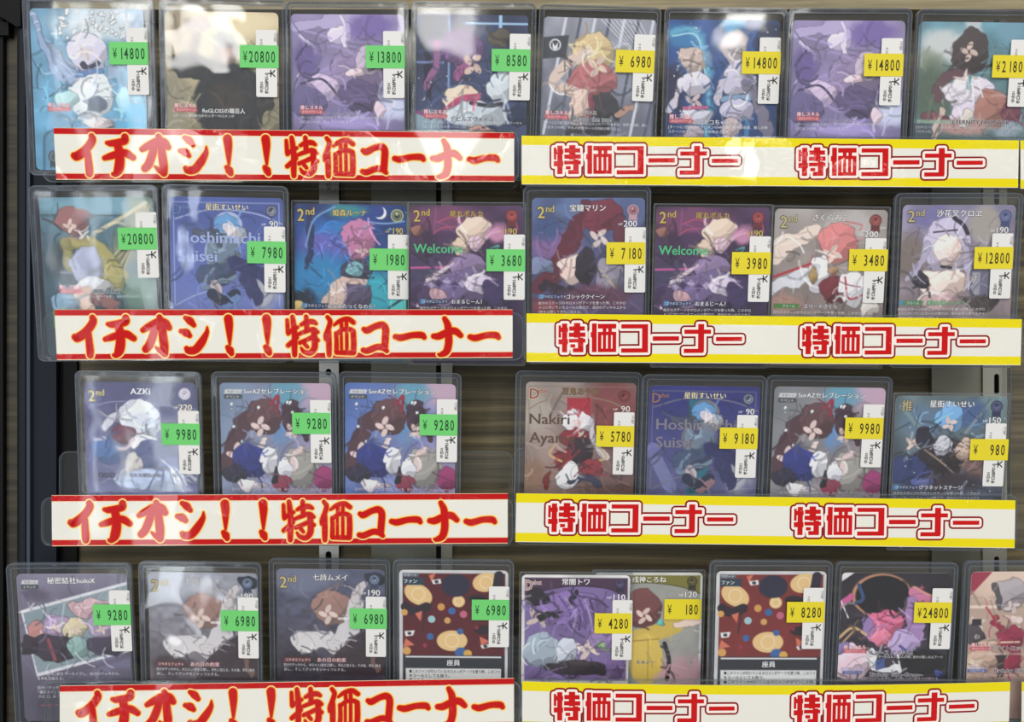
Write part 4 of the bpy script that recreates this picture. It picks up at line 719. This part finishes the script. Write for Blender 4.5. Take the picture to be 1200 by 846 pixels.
def art_yellow_shirt():
    a = Art((353, 148), 459); a.g((214, 214, 208), (214, 214, 208)); a.p([(366, 160), (802, 160), (802, 640), (366, 640)], (156, 156, 150)); a.e(740, 590, 120, 70, (190, 146, 158), .9); a.n(.06, 8, 25); a.p([(366, 160), (802, 160), (802, 240), (740, 215), (650, 198), (560, 192), (460, 200), (366, 230)], (130, 122, 40)); a.s([(802, 240), (740, 215), (650, 198), (560, 192), (460, 200)], 4, (80, 76, 30))
    a.e(560, 300, 82, 86, (118, 62, 62), .25); a.e(566, 338, 42, 46, (236, 206, 192), .3); a.s([(500, 445), (600, 420), (700, 378)], 74, (216, 182, 66), .15); a.e(575, 530, 74, 115, (226, 192, 74), .2); a.s([(695, 376), (800, 352)], 28, (236, 206, 190)); a.s([(655, 460), (675, 530), (668, 620)], 18, (40, 36, 42)); a.e(636, 364, 14, 14, (90, 190, 180), .3); a.s([(520, 450), (630, 440)], 6, (180, 144, 50)); a.s([(585, 440), (585, 620)], 5, (190, 156, 56))
    a.flo(24, 66, .84, 1.1); a.t('戌神ころね', 585, 178, 25, (246, 246, 240), (90, 84, 40)); a.badge(768, 186, 22, (52, 48, 26), (120, 112, 50), True); a.hp(760, 243, '120', (242, 240, 240), (80, 76, 72)); a.t('おぁよ～', 575, 542, 17, (50, 44, 44), (236, 226, 200)); a.t('20', 763, 545, 17, (50, 46, 50), (230, 224, 226)); return a
def art_pink_cap():
    a = Art((425, 145), 470); a.g((46, 40, 48), (70, 60, 78)); a.n(.12, 6, 26); a.p([(425, 145), (480, 145), (425, 185)], (230, 225, 225)); a.e(600, 245, 128, 96, (226, 150, 106), .08); a.e(604, 247, 118, 90, (28, 26, 30), .08); a.s([(500, 200), (520, 260), (490, 280)], 16, (50, 80, 130)); a.s([(425, 290), (480, 255)], 34, (212, 84, 150)); a.s([(425, 270), (460, 345)], 6, (236, 230, 230)); a.s([(740, 230), (800, 262), (880, 272)], 52, (214, 118, 160), .2); a.s([(735, 205), (800, 240), (880, 246)], 6, (230, 160, 110))
    a.e(618, 370, 84, 62, (216, 92, 132), .3); a.s([(730, 280), (750, 360), (740, 420)], 76, (166, 126, 188), .3); a.s([(540, 350), (570, 430)], 40, (150, 120, 186), .3); a.e(705, 460, 62, 62, (178, 152, 204), .35); a.s([(690, 470), (740, 510)], 12, (80, 80, 150)); a.e(606, 430, 46, 46, (222, 112, 142), .35); a.s([(420, 440), (480, 390), (540, 420)], 12, (214, 170, 120)); a.s([(430, 470), (490, 400)], 8, (200, 156, 110))
    a.e(485, 545, 96, 78, (226, 192, 206), .25); a.e(790, 540, 110, 56, (32, 30, 32), .2); a.s([(560, 490), (590, 560), (680, 575)], 34, (226, 226, 232)); a.p([(585, 540), (625, 520), (628, 570), (590, 580)], (62, 92, 160)); a.s([(680, 500), (700, 590)], 7, (230, 226, 230)); a.e(440, 480, 26, 26, (120, 110, 170), .4); a.e(865, 600, 18, 14, (60, 70, 140), .4)
    a.flo(56, 69, .6, 1.3); a.s([(770, 200), (770, 220)], 4, (220, 90, 120)); a.s([(760, 210), (780, 210)], 4, (220, 90, 120))
    a.oshi(495, 494, 'ファーストスキル！', 650, 500, ['[ターンに1回]自分のセンターホロメンが1人の時、自分の推しの人アーツ', '+20。'], (50, 40, 50), (232, 226, 228), 452)
    a.t('SP推しスキル', 490, 575, 16, (236, 220, 236), (110, 120, 190)); a.p([(446, 584), (530, 584), (530, 597), (446, 597)], (66, 84, 160)); a.t('ホロパワー:-2', 490, 590, 10, (240, 240, 250)); a.t('Birthday Gift ~Green~', 680, 598, 18, (44, 38, 46), (228, 222, 228)); a.t('[ゲームに1回]自分のデッキから、ホロメンを1枚まで公開する。', 446, 616, 13, (50, 42, 50), (226, 210, 216), 1, 'l'); return a
def art_parlour():
    a = Art((975, 142), 480); a.g((218, 190, 170), (156, 116, 98)); a.n(.1, 6, 27); a.p([(975, 142), (1068, 142), (975, 250)], (172, 46, 72)); a.s([(975, 260), (1100, 258)], 6, (190, 160, 140)); a.s([(975, 300), (1090, 300)], 14, (236, 210, 190)); a.e(1010, 380, 46, 40, (232, 214, 200), .5)
    a.e(1150, 240, 66, 72, (166, 156, 162), .4); a.e(1160, 300, 40, 36, (236, 212, 206), .4); a.s([(1090, 205), (1110, 300)], 26, (90, 84, 90)); a.e(1182, 380, 36, 60, (238, 214, 206), .4); a.e(1165, 440, 60, 60, (154, 38, 68), .3); a.s([(1080, 365), (1130, 400), (1180, 440)], 24, (160, 40, 66)); a.e(1096, 345, 14, 16, (170, 40, 60), .3); a.s([(975, 464), (1200, 460)], 8, (226, 200, 170)); a.e(1010, 425, 46, 46, (74, 66, 72), .25); a.p([(988, 355), (1030, 355), (1030, 385), (988, 385)], (54, 44, 50)); a.e(1014, 436, 12, 12, (170, 164, 160), .2)
    a.e(1050, 540, 90, 46, (196, 160, 136), .6); a.e(1010, 560, 40, 40, (228, 206, 184), .5); a.p([(1095, 520), (1150, 520), (1140, 545), (1140, 620), (1108, 620), (1108, 545)], (62, 42, 46)); a.e(1180, 545, 34, 60, (146, 32, 58), .3)
    a.flo(48, 72, .74, 1.15); a.oshi(1033, 490, 'ホワイトロック', 1150, 488, ['[ターンに1回]自分のステージのホロメンに付いている'], (44, 36, 42), (238, 226, 224), 985)
    a.t('SP推しスキル', 1020, 576, 16, (236, 220, 236), (120, 110, 180)); a.p([(978, 584), (1064, 584), (1064, 597), (978, 597)], (86, 100, 170)); a.t('ホロパワー:-2', 1020, 590, 10, (240, 240, 250)); a.t('Birthday Gift', 1160, 590, 18, (48, 38, 44), (232, 222, 224)); a.t('[ゲームに1回]自分のデッキから、ホロメンを1枚', 978, 612, 13, (54, 44, 48), (232, 214, 208), 1, 'l'); return a

CARD_GAIN = 1.1
_am = {}
def card_mesh(fn):
    if fn in _am: return _am[fn]
    a = fn(); gy = a.img.mean(2, keepdims=True); im = np.clip(lin(np.clip(a.img * .80 + gy * .20, 0, 255)) * CARD_GAIN, 0, .92); B = MB()
    x = (UU.ravel() - 31.5) / 1000; z = (88 - VV.ravel()) / 1000
    B.v = [(float(p), 0.0, float(q)) for p, q in zip(x, z)]; B.c = [tuple(c) for c in im.reshape(-1, 3)]
    k = B.slot(M['print'])
    for j in range(GH - 1):
        for i in range(GW - 1):
            u, v = (i + .5) * 63 / (GW - 1), (j + .5) * 88 / (GH - 1); du, dv = max(3 - u, u - 60, 0), max(3 - v, v - 85, 0)
            if du * du + dv * dv > 9: continue
            q = j * GW + i; B.f.append([q, q + GW, q + GW + 1, q + 1]); B.m.append(k)
    B.slab(rrect(-.0315, 0, .0315, .088, .003, 6), 0.00012, 0.0003, M['cardback'])
    lay = 0.0
    for st, u, v, h, fill, out, sx, al, ow in a.texts:
        if not st: continue
        big = h > 1.95
        if not big: fill = out if (out is not None and sum(fill) < 300) else fill; out = None
        ring_ = [(.062 * math.cos(t), .062 * math.sin(t)) for t in np.arange(8) * math.pi / 4]
        for col, shifts, w in ((out, ring_, 4e-5), (fill, ((-.018, 0), (.018, 0), (0, .012)) if big else ((0, 0),), 9e-5)):
          if col is None: continue
          v0, f0 = glyphs(st); fs = f0
          for du_, dv_ in shifts:
            vs = [(p[0] + du_, p[1] + dv_) for p in v0]
            x0, x1 = min(p[0] for p in v0), max(p[0] for p in v0); y0, y1 = min(p[1] for p in v0), max(p[1] for p in v0)
            cap = 0.86 if any(ord(c) > 0x2000 for c in st) else 0.72; sc = h / cap
            ym = 0.36 if cap == .72 else .38
            s2 = sc * sx; cx = (x0 + x1) / 2
            lim = (60.5 - u) if al == 'l' else 2 * min(u - 2, 61 - u)
            if (x1 - x0) * s2 > lim: s2 = lim / (x1 - x0)
            lay += 2e-7
            pts = [((u + ((px - x0) if al == 'l' else (px - cx)) * s2 - 31.5) / 1000, -(w + lay), (88 - v + (py - ym) * sc) / 1000) for px, py in vs]
            B.add(pts, fs, M['print'], tuple(lin(col)))
    o = B.build('card', None, True); me = o.data; bpy.data.objects.remove(o)
    _am[fn] = me; return me

# ------------------------------------------------------------------ cards
def label_text(B, st, x, z, size, y, mat_, rot=False, sx=1.0, off=0.0):
    vs, fs = glyphs(st, off)
    pts = []
    for px, py in vs:
        a, b = px * size * sx, (py - .36) * size
        pts.append((x - b, y, z + a) if rot else (x + a, y, z + b))
    B.add(pts, fs, mat_)

def place(fn, crop, tl, tr, lb, row, price, label, case='toploader', dl=5.0, dr=3.2, dt=6.5, stick=None, lab=None, kind='g', dy=0.0, code='ホロhBP01-0', film='sheet'):
    """tl, tr: print corners in a 330-px-wide enlargement; lb: a point of its left edge lower down; stick / lab: sticker and label top-left"""
    ox, oy = crop; f = .275
    tlp, trp, lbp = [np.array([ox + p[0] * f, oy + p[1] * f]) for p in (tl, tr, lb)]
    wpx = trp[0] - tlp[0]; mean = [133.2, 133.2, 130.5, 128][row]; wpx = np.clip(wpx, mean - 3.5, mean + 3.5)
    y0 = YT[row] + 0.4 * np.clip(F * .063 / wpx - F * .063 / mean, -.009, .009) + dy
    tilt = math.radians(5.2)
    sl = (lbp[0] - tlp[0]) / (lbp[1] - tlp[1]); conv = (600 - tlp[0]) * math.tan(tilt) / F
    roll = 0.5 * math.atan2(trp[1] - tlp[1], trp[0] - tlp[0]) + 0.5 * (conv - sl)
    mid = 0.5 * (tlp[0] + trp[0]); tlq = (mid - wpx / 2 - 0.0 * roll, 0.5 * (tlp[1] + trp[1]) - roll * wpx / 2)
    db = 3.2 if case == 'toploader' else 1.2
    R = (Matrix.Rotation(roll, 3, 'Y') @ Matrix.Rotation(tilt, 3, 'X'))
    loc = P(tlq[0], tlq[1], y0) - R @ Vector((-.0315, 0, .088 + db / 1000))
    r = empty('trading_card', loc, R.to_euler())
    c = bpy.data.objects.new('card', card_mesh(fn)); COL.objects.link(c); c.parent = r; c.location = (0, 0, db / 1000)
    H = .088 + db / 1000
    if case == 'toploader':
        x0, x1 = -.0315 - dl / 1000, .0315 + dr / 1000; zt = H + dt / 1000; yf, yb = -.0011, .0009
        q = MB()
        o4 = rrect(x0, 0, x1, zt, .0036); i4 = rrect(x0 + .0006, .0006, x1 - .0006, zt - .0006, .003)
        q.ring(o4, i4, yf, yb + .0003, M['rim'])                                   # outer cut edge
        ix0, ix1, iz0, iz1 = x0 + .0026, x1 - .0020, .0022, zt - .0026
        q.ring(i4, rrect(ix0, iz0, ix1, iz1, .0016), yf + .0001, yb + .0002, M['rail'])     # welded border
        q.ring(rrect(ix0, iz0, ix1, iz1, .0016), rrect(ix0 + .0004, iz0 + .0004, ix1 - .0004, iz1 - .0004, .0013), yf - .0001, yf + .0004, M['rim'])
        ins = rrect(ix0 + .0004, iz0 + .0004, ix1 - .0004, iz1 - .0004, .0013)
        q.slab(ins, yf, yf + .0003, M[film]); q.slab(ins, yb, yb + .0003, M['sheet'])
        q.build('toploader', r)
    else:
        x0, x1 = -.0315 - dl / 1000, .0315 + dr / 1000; zt = H + dt / 1000; yf, yb = -.0005, .0005
        q = MB(); o4 = rrect(x0, 0, x1, zt, .0008, 2); i4 = rrect(x0 + .0005, .0005, x1 - .0005, zt - .0005, .0005, 2)
        q.ring(o4, i4, yf, yb, M['rim']); q.slab(i4, yf, yf + .00012, M['sleeve']); q.slab(i4, yb - .00012, yb, M['sleeve']); q.build('sleeve', r)
    k = 63.0 / (tr[0] - tl[0]) if (tr[0] - tl[0]) > 440 else 63.0 / 478
    if wpx != trp[0] - tlp[0]: k = 63.0 / (wpx / f)
    X = lambda px: ((px - .5 * (tl[0] + tr[0])) * k) / 1000
    Z = lambda py: H - (py - .5 * (tl[1] + tr[1])) * k / 1000
    if lab:
        w, h = .0117, .0362; q = MB(); lx, lz = X(lab[0]), Z(lab[1]) - h; ys = yf - .0002
        q.slab(rrect(0, 0, w, h, .0008, 3), 0, .0001, M['paper'])
        label_text(q, '(税込)', .0108, h - .0066, .0019, -4e-5, M['ink'], True)
        label_text(q, '大', .0088, .0108, .0040, -4e-5, M['ink'], True, 1.0, .04); label_text(q, '中古01', .0030, .0022, .0021, -4e-5, M['ink'], True, 1.0, .03)
        label_text(q, code, .0058, .0016, .0025, -4e-5, M['ink'], True, .85, .035); label_text(q, '03' + code[-2:], .0030, h - .0085, .0019, -4e-5, M['ink'], True)
        o = q.build('item_label', r); o.location = (lx, ys, lz); o['label'] = 'white item label with small black print running upwards'
    if stick:
        gre = kind == 'g'; w, h = .0216, .0122; q = MB(); ys = yf - .00042
        q.slab(rrect(0, 0, w, h, .0003, 2), 0, .0001, M['green' if gre else 'yellow'])
        im = M['green_ink' if gre else 'yellow_ink']
        pr = price.rjust(5)
        label_text(q, '¥', .0020, h * .5, .0078, -4e-5, im, False, .52, .004)
        for i, ch in enumerate(pr):
            if ch != ' ': label_text(q, ch, .0052 + .00305 * i + (.0006 if ch == '1' else 0), h * .5, .0086, -4e-5, im, False, .54, .014)
        o = q.build('price_sticker', r); o.location = (X(stick[0]), ys, Z(stick[1]) - h); o['label'] = '%s price sticker reading ¥%s' % ('green' if gre else 'yellow', price.strip())
    tag(r, label, 'card', 'trading cards on the ' + WORDS[row] + ' row')
    return r

L0, L1, L2, L3 = 0, 310, 600, 870
Y1, Y2, Y3, Y4 = 0, 205, 420, 630
S_ = dict(case='sleeve', dl=1.5, dr=1.5, dt=1.8)
place(art_feather, (L0, Y1), (125, 37), (612, 37), (150, 715), 0, '14800', 'pale blue glittering card tagged green ¥14800, at the outer end of the top row', stick=(466, 177), lab=(541, 117), dl=3.4, dr=6)
place(art_gold, (L0, Y1), (700, 50), (1190, 50), (702, 545), 0, '20800', 'gold and black card tagged green ¥20800, beside the pale blue glittering card', stick=(1025, 190), lab=(1095, 125), film='bulged', dl=2.6, dr=5)
place(art_lilac, (L1, Y1), (110, 60), (595, 62), (118, 550), 0, '13800', 'lilac card tagged green ¥13800 in a bulging glossy case', stick=(433, 193), lab=(507, 132), film='bulged', dl=2.6, dr=2.6)
place(art_neon_room, (L1, Y1), (645, 60), (1115, 65), (640, 550), 0, '8580', 'dark blue window-lit card tagged green ¥8580, end of the green tags on the top row', stick=(965, 203), lab=(1040, 140), dl=2.4, dr=4.5)
place(art_city, (L2, Y1), (135, 75), (615, 80), (108, 570), 0, '6980', 'silver-grey skyscraper card with a dark flag, tagged yellow ¥6980', stick=(447, 208), lab=(523, 142), kind='y', dl=2.6, dr=2.4)
place(art_waterfall, (L2, Y1), (668, 85), (1130, 85), (650, 570), 0, '14800', 'deep blue waterfall card tagged yellow ¥14800', stick=(978, 215), lab=(1050, 157), kind='y', dl=2.0, dr=4.0)
place(art_lilac, (L3, Y1), (210, 85), (700, 90), (195, 585), 0, '14800', 'lilac card tagged yellow ¥14800, beside the deep blue waterfall card', stick=(525, 228), lab=(597, 163), film='bulged', kind='y', dl=2.0, dr=3.2)
place(art_field, (L3, Y1), (755, 92), (1242, 97), (725, 585), 0, '21800', 'pale sky and foliage card tagged yellow ¥21800, cut by the frame', stick=(1073, 233), lab=(1148, 168), kind='y', dl=2.0, dr=3.2)

place(art_batting, (L0, Y2), (165, 95), (650, 95), (196, 570), 1, '20800', 'dusky teal card with a yellow swing streak, tagged green ¥20800', stick=(500, 225), lab=(578, 160))
place(art_star_blue, (L0, Y2), (720, 95), (1210, 95), (721, 570), 1, '7980', 'glossy blue card with large pale roman lettering, tagged green ¥7980', stick=(1057, 280), lab=(1130, 217), film='bulged', dl=3.6, dr=3)
place(art_forest, (L1, Y2), (130, 125), (592, 125), (128, 570), 1, '1980', 'bright blue night forest card tagged green ¥1980, in a thin sleeve', stick=(443, 307), lab=(520, 248), **S_)
place(art_neon_sign, (L1, Y2), (620, 130), (1105, 130), (620, 570), 1, '3680', 'purple neon Welcome card tagged green ¥3680', stick=(947, 315), lab=(1022, 252), **S_)
place(art_coat, (L2, Y2), (85, 100), (565, 95), (80, 585), 1, '7180', 'blue and wine-red card tagged yellow ¥7180', stick=(402, 285), lab=(480, 222), kind='y')
place(art_neon_sign, (L2, Y2), (615, 135), (1105, 140), (605, 590), 1, '3980', 'purple neon Welcome card tagged yellow ¥3980', stick=(945, 328), lab=(1020, 260), kind='y', **S_)
place(art_hand_red, (L3, Y2), (140, 145), (617, 148), (118, 600), 1, '3480', 'pale grey and coral card tagged yellow ¥3480, in a thin sleeve', stick=(460, 312), lab=(527, 265), kind='y', **S_)
place(art_silver, (L3, Y2), (685, 125), (1165, 130), (670, 600), 1, '12800', 'mauve and silver card tagged yellow ¥12800', stick=(992, 305), lab=(1065, 248), kind='y')

place(art_umbrella, (L0, Y3), (355, 100), (840, 105), (372, 575), 2, '9980', 'slate violet card in a hazily reflecting case, tagged green ¥9980', stick=(692, 278), lab=(765, 222), dl=4.2)
place(art_duet_glare, (L0, Y3), (935, 105), (1409, 105), (945, 575), 2, '9280', 'blue and mauve card dulled by painted glare, tagged green ¥9280, beside the slate violet card', stick=(1245, 230), lab=(1322, 175), film='bulged', dl=4.4)
place(art_duet_blue, (L1, Y3), (342, 105), (815, 108), (340, 575), 2, '9280', 'bright blue and mauve card tagged green ¥9280, beside the bare wood gap', stick=(662, 235), lab=(735, 170), dl=3.4)
place(art_kimono, (L2, Y3), (60, 100), (525, 105), (50, 575), 2, '5780', 'bronze and red card with dark roman lettering, tagged yellow ¥5780', stick=(360, 283), lab=(433, 225), kind='y', dl=6)
place(art_star_navy, (L2, Y3), (585, 118), (1058, 118), (565, 580), 2, '9180', 'navy card with grey roman lettering, tagged yellow ¥9180', stick=(890, 293), lab=(962, 238), kind='y', dl=4)
place(art_duet_grey_glare, (L3, Y3), (138, 120), (612, 125), (115, 585), 2, '9980', 'card greyed by painted glare, with brown and deep blue shapes, tagged yellow ¥9980', stick=(442, 250), lab=(517, 192), kind='y')
place(art_stage, (L3, Y3), (655, 155), (1135, 165), (640, 600), 2, '980', 'teal and dark stage card tagged yellow ¥980, in a thin sleeve', stick=(982, 345), lab=(1045, 277), kind='y', **S_)

place(art_snapshot, (L0, Y4), (65, 158), (550, 150), (95, 780), 3, '9280', 'mauve card with a tilted white-framed picture, tagged green ¥9280', stick=(400, 288), lab=(473, 225))
place(art_lean_glare, (L0, Y4), (628, 150), (1110, 148), (630, 605), 3, '6980', 'card washed pale by painted glare, tagged green ¥6980, beside the mauve tilted-picture card', stick=(948, 312), lab=(1022, 253), film='bulged', dr=2)
place(art_lean_dark, (L1, Y4), (50, 135), (510, 135), (50, 600), 3, '6980', 'dark slate and brown card tagged green ¥6980, beside the card washed pale by painted glare', stick=(362, 300), lab=(430, 248), dl=4.2)
place(art_confetti_dark, (L1, Y4), (573, 138), (1040, 140), (573, 600), 3, '6980', 'dark wine confetti card with a grey border, tagged green ¥6980', stick=(885, 263), lab=(958, 205), dl=3.4)
place(art_yellow_shirt, (L2, Y4), (353, 148), (812, 150), (350, 605), 3, '180', 'olive-headed grey and yellow card tagged yellow ¥180, half behind the violet card', stick=(650, 263), kind='y', dy=0.003, **S_)
place(art_violet, (L2, Y4), (42, 158), (498, 160), (38, 605), 3, '4280', 'violet grey-bordered card tagged yellow ¥4280, overlapping the olive-headed card', stick=(350, 322), lab=(425, 265), kind='y', **S_)
place(art_confetti_red, (L2, Y4), (872, 142), (1347, 145), (862, 625), 3, '8280', 'brick red confetti card with a grey border, tagged yellow ¥8280', stick=(1177, 275), lab=(1247, 213), kind='y', dl=4.2)
place(art_pink_cap, (L3, Y4), (425, 145), (895, 155), (410, 620), 3, '24800', 'black and pink card tagged yellow ¥24800', stick=(737, 275), lab=(812, 213), kind='y', dl=4.2)
place(art_parlour, (L3, Y4), (975, 142), (1455, 147), (960, 620), 3, None, 'warm beige card with crimson drapery and no visible tag, cut by the frame', dl=4.6)
